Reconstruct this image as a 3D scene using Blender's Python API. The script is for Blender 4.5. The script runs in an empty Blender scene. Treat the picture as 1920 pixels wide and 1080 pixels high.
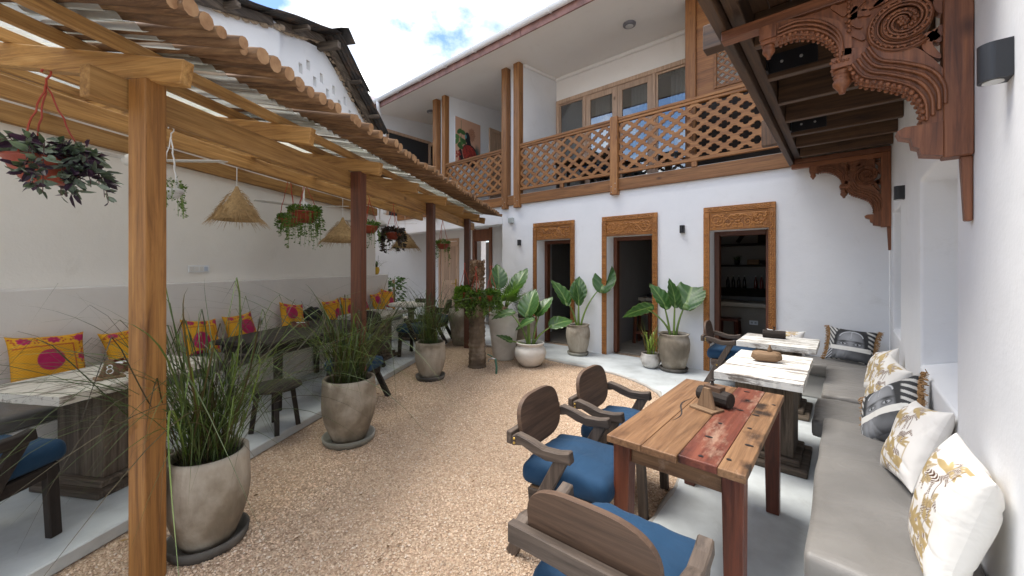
import bpy, bmesh, math, random
import numpy as np
from mathutils import Vector, Matrix, noise as mnoise
from mathutils.geometry import tessellate_polygon
R = math.radians
PI = math.pi
scene = bpy.context.scene
COL = scene.collection
random.seed(7)

# ------------------------------------------------------------------ camera, sky, sun, exposure
CAM_H, FPX, CXP, HYP, YAW = 1.6, 725.0, 960.0, 500.0, R(40.76)   # measured in the 1920 x 1080 photograph
cam_data = bpy.data.cameras.new('camera')
cam = bpy.data.objects.new('camera', cam_data)
COL.objects.link(cam)
cam.location = (0, 0, CAM_H)
cam.rotation_euler = (R(90), 0, YAW)
cam_data.sensor_width = 36.0
cam_data.lens = 36.0 * FPX / 1920.0
cam_data.shift_y = -(540.0 - HYP) / 1920.0
cam_data.clip_start = 0.05
cam_data.clip_end = 3000
scene.camera = cam

SUN_EL, SUN_AZ = R(70), R(248)      # azimuth clockwise from +Y
world = bpy.data.worlds.new('World')
scene.world = world
world.use_nodes = True
nt = world.node_tree
nt.nodes.clear()
w_out = nt.nodes.new('ShaderNodeOutputWorld')
w_bg = nt.nodes.new('ShaderNodeBackground')
w_bg.inputs['Strength'].default_value = 0.15
sky = nt.nodes.new('ShaderNodeTexSky')
sky.sky_type = 'NISHITA'
sky.sun_disc = False
sky.sun_elevation = SUN_EL
sky.sun_rotation = SUN_AZ
sky.altitude = 10
sky.air_density = 1.0
sky.dust_density = 0.2
sky.ozone_density = 2.0
w_tc = nt.nodes.new('ShaderNodeTexCoord')
w_map = nt.nodes.new('ShaderNodeMapping')
w_map.inputs['Scale'].default_value = (1.0, 1.0, 1.55)
w_map.inputs['Location'].default_value = (3.1, 1.3, 0.4)
w_n = nt.nodes.new('ShaderNodeTexNoise')
w_n.inputs['Scale'].default_value = 2.6
w_n.inputs['Detail'].default_value = 9
w_n.inputs['Roughness'].default_value = 0.56
w_r = nt.nodes.new('ShaderNodeValToRGB')
w_r.color_ramp.elements[0].position = 0.455
w_r.color_ramp.elements[0].color = (0, 0, 0, 1)
w_r.color_ramp.elements[1].position = 0.575
w_r.color_ramp.elements[1].color = (1, 1, 1, 1)
w_n2 = nt.nodes.new('ShaderNodeTexNoise')
w_n2.inputs['Scale'].default_value = 5.0
w_n2.inputs['Detail'].default_value = 6
w_r2 = nt.nodes.new('ShaderNodeValToRGB')
w_r2.color_ramp.elements[0].position = 0.30
w_r2.color_ramp.elements[0].color = (3.0, 3.2, 3.5, 1)
w_r2.color_ramp.elements[1].position = 0.58
w_r2.color_ramp.elements[1].color = (6.6, 6.6, 6.5, 1)
w_mix = nt.nodes.new('ShaderNodeMixRGB')
L = nt.links.new
L(w_tc.outputs['Generated'], w_map.inputs['Vector'])
L(w_map.outputs[0], w_n.inputs['Vector'])
L(w_map.outputs[0], w_n2.inputs['Vector'])
L(w_n.outputs['Fac'], w_r.inputs['Fac'])
L(w_n2.outputs['Fac'], w_r2.inputs['Fac'])
L(w_r.outputs['Color'], w_mix.inputs['Fac'])
w_dim = nt.nodes.new('ShaderNodeMixRGB'); w_dim.blend_type = 'MULTIPLY'; w_dim.inputs['Fac'].default_value = 1.0
w_dim.inputs['Color2'].default_value = (0.50, 0.52, 0.56, 1)     # deep blue between the clouds
L(sky.outputs['Color'], w_dim.inputs['Color1'])
L(w_dim.outputs['Color'], w_mix.inputs['Color1'])
L(w_r2.outputs['Color'], w_mix.inputs['Color2'])
L(w_mix.outputs['Color'], w_bg.inputs['Color'])
L(w_bg.outputs[0], w_out.inputs['Surface'])

sun_data = bpy.data.lights.new('sun', 'SUN')
sun_data.energy = 1.7
sun_data.angle = R(32)
sun_data.color = (1.0, 0.95, 0.87)
sun = bpy.data.objects.new('sun', sun_data)
COL.objects.link(sun)
sd = Vector((math.sin(SUN_AZ) * math.cos(SUN_EL), math.cos(SUN_AZ) * math.cos(SUN_EL), math.sin(SUN_EL)))
sun.rotation_euler = sd.to_track_quat('Z', 'Y').to_euler()
sun.location = sd * 40

scene.view_settings.view_transform = 'Standard'
scene.view_settings.look = 'None'
scene.view_settings.gamma = 1
scene.view_settings.use_curve_mapping = False
scene.view_settings.exposure = 1.78
scene.cycles.max_bounces = 16
scene.cycles.diffuse_bounces = 10
scene.cycles.transparent_max_bounces = 16

# ------------------------------------------------------------------ photo measurement helpers
AXF = (-math.sin(YAW), math.cos(YAW))
AXR = (math.cos(YAW), math.sin(YAW))
def ray(x, y):
    u = (x - CXP) / FPX
    return (AXF[0] + u * AXR[0], AXF[1] + u * AXR[1], (HYP - y) / FPX)
def on_z(x, y, z=0.0):
    d = ray(x, y); t = (z - CAM_H) / d[2]
    return Vector((d[0] * t, d[1] * t, z))
def on_y(x, y, Y):
    d = ray(x, y); t = Y / d[1]
    return Vector((d[0] * t, Y, CAM_H + d[2] * t))
# frame of the pergola and the long left wall: D = distance from the camera's line, s = along the wall
PW = R(32.0)
PA = R(31.0)      # direction of the pergola posts, fitted to their feet
PN = (math.cos(PW), math.sin(PW))
PD = (-math.sin(PW), math.cos(PW))
def pw(D, s, z=0.0):
    return Vector((-D * PN[0] + s * PD[0], -D * PN[1] + s * PD[1], z))

# ------------------------------------------------------------------ scene graph helpers
def tag(o, label=None, cat=None, group=None, kind=None):
    if label: o['label'] = label
    if cat: o['category'] = cat
    if group: o['group'] = group
    if kind: o['kind'] = kind
    return o
def thing(name, label, cat, loc=(0, 0, 0), rz=0.0, group=None):
    o = bpy.data.objects.new(name, None)
    o.empty_display_size = 0.2
    COL.objects.link(o)
    o.location = loc
    o.rotation_euler = (0, 0, rz)
    return tag(o, label, cat, group)
def copy_tree(o, parent=None):
    c = o.copy()
    COL.objects.link(c)
    c.parent = parent
    for ch in list(o.children):
        copy_tree(ch, c)
    return c
def place(src, used, loc, rz, label, group=None):
    """first use moves the source itself, later uses copy it with its parts"""
    o = copy_tree(src) if used else src
    o.location = loc
    o.rotation_euler = (0, 0, rz)
    o['label'] = label
    if group: o['group'] = group
    return o

class MB:
    def __init__(self):
        self.v = []; self.f = []
    def add(self, vs, fs):
        b = len(self.v)
        self.v += [tuple(p) for p in vs]
        self.f += [tuple(b + i for i in q) for q in fs]
        return self
    def box(self, x0, x1, y0, y1, z0, z1):
        return self.add([(x0,y0,z0),(x1,y0,z0),(x1,y1,z0),(x0,y1,z0),(x0,y0,z1),(x1,y0,z1),(x1,y1,z1),(x0,y1,z1)],
                        [(0,3,2,1),(4,5,6,7),(0,1,5,4),(1,2,6,5),(2,3,7,6),(3,0,4,7)])
    def bar(self, p0, p1, w, h, up=(0, 0, 1), taper=1.0):
        p0, p1 = Vector(p0), Vector(p1)
        d = (p1 - p0).normalized()
        s = d.cross(Vector(up))
        if s.length < 1e-5: s = d.cross(Vector((1, 0, 0)))
        s.normalize()
        u = s.cross(d)
        vs = []
        for p, k in ((p0, 1.0), (p1, taper)):
            for a, b in ((-1,-1),(1,-1),(1,1),(-1,1)):
                vs.append(p + s * (a * w / 2 * k) + u * (b * h / 2 * k))
        return self.add(vs, [(0,1,2,3),(7,6,5,4),(0,4,5,1),(1,5,6,2),(2,6,7,3),(3,7,4,0)])
    def tube(self, pts, r, n=8, cap=True, flat=1.0):
        pts = [Vector(p) for p in pts]
        m = len(pts)
        rs = r if isinstance(r, (list, tuple)) else [r] * m
        vs = []; prev = None
        for i, p in enumerate(pts):
            d = (pts[min(i+1, m-1)] - pts[max(i-1, 0)])
            d = d.normalized() if d.length > 1e-9 else Vector((0, 0, 1))
            if prev is None:
                a = d.orthogonal().normalized()
            else:
                a = (prev - d * prev.dot(d))
                a = a.normalized() if a.length > 1e-6 else d.orthogonal().normalized()
            prev = a
            b = d.cross(a)
            for k in range(n):
                t = 2 * PI * k / n
                vs.append(p + a * (math.cos(t) * rs[i]) + b * (math.sin(t) * rs[i] * flat))
        fs = []
        for i in range(m - 1):
            for k in range(n):
                k2 = (k + 1) % n
                fs.append((i*n+k, i*n+k2, (i+1)*n+k2, (i+1)*n+k))
        if cap:
            fs.append(tuple(range(n-1, -1, -1)))
            fs.append(tuple((m-1)*n + k for k in range(n)))
        return self.add(vs, fs)
    def lathe(self, prof, n=24, c=(0, 0, 0), wob=0.0, seed=0):
        vs = []
        for j, (r, z) in enumerate(prof):
            for k in range(n):
                t = 2 * PI * k / n
                rr = r
                if wob:
                    rr *= 1 + wob * mnoise.noise(Vector((math.cos(t) * 1.3 + seed, math.sin(t) * 1.3, z * 4)))
                vs.append((c[0] + rr * math.cos(t), c[1] + rr * math.sin(t), c[2] + z))
        fs = []
        m = len(prof)
        for j in range(m - 1):
            for k in range(n):
                k2 = (k + 1) % n
                fs.append((j*n+k, j*n+k2, (j+1)*n+k2, (j+1)*n+k))
        if prof[0][0] > 1e-6: fs.append(tuple(range(n-1, -1, -1)))
        if prof[-1][0] > 1e-6: fs.append(tuple((m-1)*n + k for k in range(n)))
        return self.add(vs, fs)
    def ball(self, c, r, n=8, m=5, sc=(1, 1, 1)):
        prof = [(math.sin(PI * j / m), -math.cos(PI * j / m)) for j in range(m + 1)]
        vs = []
        for rr, z in prof:
            for k in range(n):
                t = 2 * PI * k / n
                vs.append((c[0] + r*sc[0]*rr*math.cos(t), c[1] + r*sc[1]*rr*math.sin(t), c[2] + r*sc[2]*z))
        fs = [(j*n+k, j*n+(k+1) % n, (j+1)*n+(k+1) % n, (j+1)*n+k) for j in range(m) for k in range(n)]
        return self.add(vs, fs)
    def plate(self, outer, holes, mp, depth):
        """flat board from a 2-D outline with holes; mp(u, v, d) -> 3-D, d runs from 0 to depth"""
        loops = [list(outer)] + [list(h) for h in holes]
        flat = [p for lp in loops for p in lp]
        tris = tessellate_polygon([[Vector((p[0], p[1], 0)) for p in lp] for lp in loops])
        n = len(flat)
        vs = [mp(p[0], p[1], 0) for p in flat] + [mp(p[0], p[1], depth) for p in flat]
        fs = []
        for t in tris:
            fs.append(tuple(t)); fs.append(tuple(n + i for i in reversed(t)))
        b = 0
        for lp in loops:
            k = len(lp)
            for i in range(k):
                j = (i + 1) % k
                fs.append((b+i, b+j, n+b+j, n+b+i))
            b += k
        return self.add(vs, fs)
    def band(self, path, width, mp, depth):
        """strip of given width along a 2-D path, as thick as depth"""
        m = len(path)
        ws = width if isinstance(width, (list, tuple)) else [width] * m
        vs = []
        for i in range(m):
            a = path[max(i-1, 0)]; b = path[min(i+1, m-1)]
            dx, dy = b[0]-a[0], b[1]-a[1]
            l = math.hypot(dx, dy) or 1
            nx, ny = -dy / l, dx / l
            for sgn in (-1, 1):
                u, v = path[i][0] + nx*sgn*ws[i]/2, path[i][1] + ny*sgn*ws[i]/2
                vs.append(mp(u, v, 0)); vs.append(mp(u, v, depth))
        fs = []
        for i in range(m - 1):
            a = i * 4; b = a + 4
            fs += [(a, b, b+2, a+2), (a+1, a+3, b+3, b+1), (a, a+1, b+1, b), (a+2, b+2, b+3, a+3)]
        fs += [(0, 2, 3, 1), (4*m-4, 4*m-3, 4*m-1, 4*m-2)]
        return self.add(vs, fs)
    def mesh(self, name='mesh', smooth=False):
        me = bpy.data.meshes.new(name)
        me.from_pydata(self.v, [], self.f)
        bm = bmesh.new(); bm.from_mesh(me)
        bmesh.ops.recalc_face_normals(bm, faces=bm.faces)
        bm.to_mesh(me); bm.free()
        if smooth:
            me.polygons.foreach_set('use_smooth', [True] * len(me.polygons))
        return me
    def build(self, name, mat, parent=None, bevel=0.0, smooth=False, loc=None, rot=None, seg=1):
        return link_mesh(name, self.mesh(name, smooth), mat, parent, bevel, loc, rot, seg)

def link_mesh(name, me, mat, parent=None, bevel=0.0, loc=None, rot=None, seg=1):
    if mat is not None and not me.materials: me.materials.append(mat)
    o = bpy.data.objects.new(name, me)
    COL.objects.link(o)
    o.parent = parent
    if loc is not None: o.location = loc
    if rot is not None: o.rotation_euler = rot
    if bevel:
        b = o.modifiers.new('bevel', 'BEVEL')
        b.width = bevel; b.segments = seg; b.limit_method = 'ANGLE'; b.angle_limit = R(40)
    return o
def fast_mesh(name, verts, quads, cols=None, smooth=True):
    """numpy arrays -> mesh; quads (m,3) or (m,4); cols (n,4) per vertex"""
    verts = np.asarray(verts, dtype=np.float32); quads = np.asarray(quads, dtype=np.int32)
    me = bpy.data.meshes.new(name)
    k = quads.shape[1]
    me.vertices.add(len(verts)); me.vertices.foreach_set('co', verts.ravel())
    me.loops.add(quads.size); me.loops.foreach_set('vertex_index', quads.ravel())
    me.polygons.add(len(quads))
    me.polygons.foreach_set('loop_start', np.arange(0, quads.size, k, dtype=np.int32))
    me.polygons.foreach_set('loop_total', np.full(len(quads), k, dtype=np.int32))
    me.polygons.foreach_set('use_smooth', np.full(len(quads), smooth))
    me.update(calc_edges=True)
    if cols is not None:
        a = me.color_attributes.new('Col', 'FLOAT_COLOR', 'POINT')
        a.data.foreach_set('color', np.asarray(cols, dtype=np.float32).ravel())
    me.validate()
    return me
def softbox(w, d, h, r, n=(14, 14, 5), amp=0.006, seed=0, freq=6.0, dome=0.0):
    """upholstered box: rounded edges, slightly uneven; base at z = 0, centred in x and y"""
    bm = bmesh.new()
    seen = {}
    def vert(x, y, z):
        key = (round(x, 5), round(y, 5), round(z, 5))
        if key not in seen: seen[key] = bm.verts.new((x, y, z))
        return seen[key]
    nx, ny, nz = n
    X = [w * (i / nx - .5) for i in range(nx + 1)]
    Y = [d * (i / ny - .5) for i in range(ny + 1)]
    Z = [h * i / nz for i in range(nz + 1)]
    for i in range(nx):
        for j in range(ny):
            for z in (0, h):
                bm.faces.new([vert(X[i], Y[j], z), vert(X[i+1], Y[j], z), vert(X[i+1], Y[j+1], z), vert(X[i], Y[j+1], z)])
    for i in range(nx):
        for k in range(nz):
            for y in (-d/2, d/2):
                bm.faces.new([vert(X[i], y, Z[k]), vert(X[i+1], y, Z[k]), vert(X[i+1], y, Z[k+1]), vert(X[i], y, Z[k+1])])
    for j in range(ny):
        for k in range(nz):
            for x in (-w/2, w/2):
                bm.faces.new([vert(x, Y[j], Z[k]), vert(x, Y[j+1], Z[k]), vert(x, Y[j+1], Z[k+1]), vert(x, Y[j], Z[k+1])])
    bmesh.ops.recalc_face_normals(bm, faces=bm.faces)
    for v in bm.verts:
        p = v.co
        q = Vector((max(-w/2 + r, min(w/2 - r, p.x)), max(-d/2 + r, min(d/2 - r, p.y)), max(r, min(h - r, p.z))))
        e = p - q
        if e.length > 1e-7: p = q + e.normalized() * r
        k = mnoise.noise(Vector((p.x * freq + seed * 3.7, p.y * freq, p.z * freq)))
        k2 = mnoise.noise(Vector((p.x * freq * 2.6, p.y * freq * 0.8 + seed, p.z * 3)))
        dirv = (p - Vector((0, 0, h/2)))
        if p.z > h * .3:
            p = p + Vector((0, 0, 1)) * (amp * (k + .6 * k2))
            fx = 1 - (2 * p.x / w) ** 2; fy = 1 - (2 * p.y / d) ** 2
            p.z += dome * max(0, fx) * max(0, fy) * (p.z / h)
        p = p + Vector((dirv.x, dirv.y, 0)).normalized() * (amp * .8 * k2) if dirv.xy.length > .3 * min(w, d) else p
        v.co = p
    me = bpy.data.meshes.new('soft')
    bm.to_mesh(me); bm.free()
    me.polygons.foreach_set('use_smooth', [True] * len(me.polygons))
    return me
def wall_cells(us, zs, is_open, mp, depth):
    """wall slab with rectangular openings: us, zs are the break lines, is_open(i, j); mp(u, z, d)"""
    mb = MB(); idx = {}
    def vi(i, j, k):
        key = (i, j, k)
        if key not in idx:
            idx[key] = len(mb.v); mb.v.append(tuple(mp(us[i], zs[j], depth * k)))
        return idx[key]
    nu, nz = len(us) - 1, len(zs) - 1
    solid = lambda i, j: 0 <= i < nu and 0 <= j < nz and not is_open(i, j)
    for i in range(nu):
        for j in range(nz):
            if not solid(i, j): continue
            for k in (0, 1):
                mb.f.append((vi(i,j,k), vi(i+1,j,k), vi(i+1,j+1,k), vi(i,j+1,k)))
            if not solid(i-1, j): mb.f.append((vi(i,j,0), vi(i,j+1,0), vi(i,j+1,1), vi(i,j,1)))
            if not solid(i+1, j): mb.f.append((vi(i+1,j,0), vi(i+1,j+1,0), vi(i+1,j+1,1), vi(i+1,j,1)))
            if not solid(i, j-1): mb.f.append((vi(i,j,0), vi(i+1,j,0), vi(i+1,j,1), vi(i,j,1)))
            if not solid(i, j+1): mb.f.append((vi(i,j+1,0), vi(i+1,j+1,0), vi(i+1,j+1,1), vi(i,j+1,1)))
    return mb
# ------------------------------------------------------------------ materials
def newmat(name):
    m = bpy.data.materials.new(name)
    m.use_nodes = True
    t = m.node_tree
    b = t.nodes['Principled BSDF']
    return m, t, b
def N(t, kind, **kw):
    n = t.nodes.new(kind)
    for k, v in kw.items():
        if k in n.inputs: n.inputs[k].default_value = v
        else: setattr(n, k, v)
    return n
def ramp(t, stops, src):
    r = t.nodes.new('ShaderNodeValToRGB')
    e = r.color_ramp.elements
    e[0].position, e[0].color = stops[0][0], (*stops[0][1], 1)
    e[1].position, e[1].color = stops[-1][0], (*stops[-1][1], 1)
    for p, c in stops[1:-1]:
        q = e.new(p); q.color = (*c, 1)
    t.links.new(src, r.inputs['Fac'])
    return r
def coords(t, scale=(1, 1, 1), shift=True, kind='Object'):
    tc = t.nodes.new('ShaderNodeTexCoord')
    mp = t.nodes.new('ShaderNodeMapping')
    mp.inputs['Scale'].default_value = scale
    t.links.new(tc.outputs[kind], mp.inputs['Vector'])
    if shift:
        oi = t.nodes.new('ShaderNodeObjectInfo')
        ml = N(t, 'ShaderNodeMath', operation='MULTIPLY'); ml.inputs[1].default_value = 37.0
        t.links.new(oi.outputs['Random'], ml.inputs[0])
        t.links.new(ml.outputs[0], mp.inputs['Location'])
    return mp.outputs[0]
def bump(t, b, src, strength=0.3, dist=0.01):
    n = t.nodes.new('ShaderNodeBump')
    n.inputs['Strength'].default_value = strength
    n.inputs['Distance'].default_value = dist
    t.links.new(src, n.inputs['Height'])
    t.links.new(n.outputs[0], b.inputs['Normal'])
    return n
def mixc(t, fac, a, b, mode='MIX'):
    m = t.nodes.new('ShaderNodeMixRGB'); m.blend_type = mode
    for s, k in ((fac, 'Fac'), (a, 'Color1'), (b, 'Color2')):
        if isinstance(s, (int, float)): m.inputs[k].default_value = s
        elif isinstance(s, tuple): m.inputs[k].default_value = (*s, 1) if len(s) == 3 else s
        else: t.links.new(s, m.inputs[k])
    return m.outputs['Color']
def plaster(name, col, col2, rough=0.85, blot=1.2, bumpy=0.25, fine=60, scuff=0.55):
    m, t, b = newmat(name)
    c = coords(t, shift=False)
    n1 = N(t, 'ShaderNodeTexNoise', Scale=blot, Detail=6, Roughness=0.62); t.links.new(c, n1.inputs['Vector'])
    n2 = N(t, 'ShaderNodeTexNoise', Scale=fine, Detail=3); t.links.new(c, n2.inputs['Vector'])
    n3 = N(t, 'ShaderNodeTexNoise', Scale=3.5, Detail=3, Roughness=0.45); t.links.new(c, n3.inputs['Vector'])
    r = ramp(t, [(0.32, col2), (0.62, col)], n1.outputs['Fac'])
    # faint scuffs and patches with shapes of their own
    n4 = N(t, 'ShaderNodeTexNoise', Scale=2.7, Detail=9, Roughness=0.78, Distortion=0.7); t.links.new(c, n4.inputs['Vector'])
    r4 = ramp(t, [(0.30, (0.86, 0.85, 0.83)), (0.42, (0.985, 0.985, 0.98)), (0.60, (1, 1, 1))], n4.outputs['Fac'])
    t.links.new(mixc(t, scuff, r.outputs[0], r4.outputs[0], 'MULTIPLY'), b.inputs['Base Color'])
    b.inputs['Roughness'].default_value = rough
    add = N(t, 'ShaderNodeMath', operation='MULTIPLY_ADD'); add.inputs[1].default_value = 0.12
    t.links.new(n2.outputs['Fac'], add.inputs[0]); t.links.new(n3.outputs['Fac'], add.inputs[2])
    bump(t, b, add.outputs[0], bumpy, 0.03)
    return m
_w = {}
WOODS = {  # light, mid, dark, roughness, knots
    'pine': ((0.52, 0.31, 0.115), (0.41, 0.225, 0.072), (0.20, 0.092, 0.026), 0.6),
    'post': ((0.42, 0.215, 0.066), (0.32, 0.15, 0.042), (0.14, 0.055, 0.015), 0.5),
    'redpost': ((0.15, 0.052, 0.022), (0.105, 0.034, 0.015), (0.045, 0.014, 0.007), 0.5),
    'teak': ((0.33, 0.155, 0.05), (0.25, 0.105, 0.032), (0.13, 0.05, 0.016), 0.55),
    'carved': ((0.47, 0.215, 0.055), (0.36, 0.15, 0.035), (0.17, 0.062, 0.014), 0.5),
    'mahogany': ((0.27, 0.105, 0.044), (0.195, 0.070, 0.029), (0.08, 0.027, 0.012), 0.5),
    'joist': ((0.125, 0.068, 0.032), (0.072, 0.037, 0.018), (0.024, 0.012, 0.007), 0.6),
    'grey': ((0.135, 0.105, 0.085), (0.082, 0.062, 0.05), (0.032, 0.024, 0.02), 0.72),
    'dark': ((0.036, 0.026, 0.021), (0.022, 0.016, 0.013), (0.009, 0.007, 0.006), 0.85),
    'brownseat': ((0.135, 0.082, 0.052), (0.095, 0.056, 0.036), (0.042, 0.025, 0.017), 0.68),
    'tabletan': ((0.27, 0.155, 0.08), (0.19, 0.10, 0.049), (0.075, 0.037, 0.019), 0.5),
    'tablered': ((0.19, 0.06, 0.036), (0.135, 0.038, 0.024), (0.055, 0.016, 0.012), 0.5),
    'tablegrey': ((0.29, 0.17, 0.088), (0.20, 0.108, 0.053), (0.07, 0.034, 0.018), 0.6),
    'leg': ((0.16, 0.045, 0.02), (0.115, 0.03, 0.014), (0.045, 0.012, 0.006), 0.45),
    'log': ((0.27, 0.16, 0.078), (0.155, 0.083, 0.04), (0.05, 0.026, 0.014), 0.8),
    'old': ((0.20, 0.165, 0.13), (0.10, 0.078, 0.06), (0.03, 0.022, 0.018), 0.85),
    'beige': ((0.58, 0.42, 0.31), (0.54, 0.38, 0.275), (0.46, 0.32, 0.23), 0.5),
    'rail': ((0.37, 0.18, 0.062), (0.28, 0.125, 0.04), (0.145, 0.058, 0.018), 0.55),
    'crate': ((0.30, 0.20, 0.12), (0.20, 0.125, 0.07), (0.08, 0.045, 0.025), 0.8),
}
def wood(kind, axis='X'):
    key = kind + axis
    if key in _w: return _w[key]
    a, mid, d, rough = WOODS[kind]
    m, t, b = newmat('wood_' + kind + '_' + axis)
    sc = {'X': (0.9, 11, 11), 'Y': (11, 0.9, 11), 'Z': (11, 11, 0.9)}[axis]
    c = coords(t, sc)
    n1 = N(t, 'ShaderNodeTexNoise', Scale=1.6, Detail=7, Roughness=0.65, Distortion=0.9); t.links.new(c, n1.inputs['Vector'])
    sc2 = tuple(k * 4.5 if k > 2 else k * 1.5 for k in sc)
    c2 = coords(t, sc2)
    n2 = N(t, 'ShaderNodeTexNoise', Scale=1.5, Detail=5, Roughness=0.7); t.links.new(c2, n2.inputs['Vector'])
    c3 = coords(t, tuple(2.2 if k > 2 else 1.3 for k in sc))
    n3 = N(t, 'ShaderNodeTexVoronoi', Scale=1.3); t.links.new(c3, n3.inputs['Vector'])
    r = ramp(t, [(0.28, d), (0.47, mid), (0.68, a)], n1.outputs['Fac'])
    r2 = ramp(t, [(0.30, (0.55, 0.5, 0.45)), (0.62, (1.12, 1.1, 1.08))], n2.outputs['Fac'])
    col = mixc(t, 0.75, r.outputs[0], r2.outputs[0], 'MULTIPLY')
    rk = ramp(t, [(0.03, (0.25, 0.2, 0.17)), (0.10, (1, 1, 1))], n3.outputs['Distance'])
    col = mixc(t, 0.8, col, rk.outputs[0], 'MULTIPLY')
    if kind in ('tablered', 'tablegrey'):      # scorched patches round the old bolt holes
        c4 = coords(t, (5.5, 4.2, 1.0)); nd = N(t, 'ShaderNodeTexNoise', Scale=3.0, Detail=5); t.links.new(c4, nd.inputs['Vector'])
        va = N(t, 'ShaderNodeMixRGB'); va.blend_type = 'ADD'; va.inputs[0].default_value = .55; t.links.new(c4, va.inputs[1]); t.links.new(nd.outputs['Color'], va.inputs[2])
        vo = N(t, 'ShaderNodeTexVoronoi', Scale=1.0); t.links.new(va.outputs[0], vo.inputs['Vector'])
        rb = ramp(t, [(.16, (.10, .09, .09)), (.30, (.75, .72, .7)), (.36, (1, 1, 1))], vo.outputs['Distance'])
        col = mixc(t, .95, col, rb.outputs[0], 'MULTIPLY')
        nw = N(t, 'ShaderNodeTexNoise', Scale=9.0, Detail=6, Roughness=.75); t.links.new(coords(t, (1, .35, 1)), nw.inputs['Vector'])
        rw = ramp(t, [(.54, (0, 0, 0)), (.66, (.6, .6, .6))], nw.outputs['Fac'])
        col = mixc(t, rw.outputs[0], col, (.36, .25, .18))
    oi = t.nodes.new('ShaderNodeObjectInfo')
    rv = ramp(t, [(0.0, (0.80, 0.78, 0.76)), (1.0, (1.16, 1.14, 1.10))], oi.outputs['Random'])
    col = mixc(t, 1.0, col, rv.outputs[0], 'MULTIPLY')
    t.links.new(col, b.inputs['Base Color'])
    b.inputs['Roughness'].default_value = rough
    bump(t, b, n2.outputs['Fac'], 0.28, 0.006)
    _w[key] = m
    return m
def whitewash(name, amount=0.5, axis='X', paint=(0.72, 0.70, 0.65), under=(0.20, 0.165, 0.135)):
    m, t, b = newmat(name)
    sc = {'X': (1.6, 17, 17), 'Y': (17, 1.6, 17), 'Z': (17, 17, 1.6)}[axis]
    c = coords(t, sc)
    n1 = N(t, 'ShaderNodeTexNoise', Scale=1.5, Detail=8, Roughness=0.72, Distortion=0.6); t.links.new(c, n1.inputs['Vector'])
    c2 = coords(t, (3, 3, 3))
    n2 = N(t, 'ShaderNodeTexNoise', Scale=1.4, Detail=5, Roughness=0.7); t.links.new(c2, n2.inputs['Vector'])
    mx = N(t, 'ShaderNodeMath', operation='MULTIPLY_ADD'); mx.inputs[1].default_value = 0.45
    t.links.new(n2.outputs['Fac'], mx.inputs[0]); t.links.new(n1.outputs['Fac'], mx.inputs[2])
    p = 0.86 - 0.3 * amount
    r = ramp(t, [(p - 0.06, under), (p - 0.01, tuple(0.5 * (u + q) for u, q in zip(under, paint))), (p + 0.03, paint)], mx.outputs[0])
    t.links.new(r.outputs[0], b.inputs['Base Color'])
    b.inputs['Roughness'].default_value = 0.7
    bump(t, b, mx.outputs[0], 0.5, 0.006)
    return m
def simple(name, col, rough=0.6, metal=0.0, bumps=0.0, bscale=30, var=0.0, vscale=4):
    m, t, b = newmat(name)
    b.inputs['Base Color'].default_value = (*col, 1)
    b.inputs['Roughness'].default_value = rough
    b.inputs['Metallic'].default_value = metal
    if bumps or var:
        c = coords(t)
        if var:
            n = N(t, 'ShaderNodeTexNoise', Scale=vscale, Detail=5, Roughness=0.65); t.links.new(c, n.inputs['Vector'])
            r = ramp(t, [(0.3, tuple(k * (1 - var) for k in col)), (0.7, tuple(min(1, k * (1 + var)) for k in col))], n.outputs['Fac'])
            t.links.new(r.outputs[0], b.inputs['Base Color'])
        if bumps:
            n2 = N(t, 'ShaderNodeTexNoise', Scale=bscale, Detail=4); t.links.new(c, n2.inputs['Vector'])
            bump(t, b, n2.outputs['Fac'], bumps, 0.01)
    return m
def fabric(name, col, rough=0.85, weave=260, sheen=0.3, wr=0.0):
    m, t, b = newmat(name)
    c = coords(t)
    n = N(t, 'ShaderNodeTexNoise', Scale=3.0, Detail=4); t.links.new(c, n.inputs['Vector'])
    r = ramp(t, [(0.3, tuple(k * 0.82 for k in col)), (0.7, tuple(min(1, k * 1.15) for k in col))], n.outputs['Fac'])
    t.links.new(r.outputs[0], b.inputs['Base Color'])
    b.inputs['Roughness'].default_value = rough
    b.inputs['Sheen Weight'].default_value = sheen
    n2 = N(t, 'ShaderNodeTexNoise', Scale=weave, Detail=1); t.links.new(c, n2.inputs['Vector'])
    c3 = coords(t, (1.5, 2.1, 1.6))
    n3 = N(t, 'ShaderNodeTexNoise', Scale=2.4, Detail=2.5, Distortion=1.8, Roughness=0.42); t.links.new(c3, n3.inputs['Vector'])
    ad = N(t, 'ShaderNodeMath', operation='MULTIPLY_ADD'); ad.inputs[1].default_value = wr
    t.links.new(n3.outputs['Fac'], ad.inputs[0])
    ml = N(t, 'ShaderNodeMath', operation='MULTIPLY'); ml.inputs[1].default_value = 0.05
    t.links.new(n2.outputs['Fac'], ml.inputs[0]); t.links.new(ml.outputs[0], ad.inputs[2])
    bump(t, b, ad.outputs[0], 0.5, 0.02)
    return m
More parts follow.
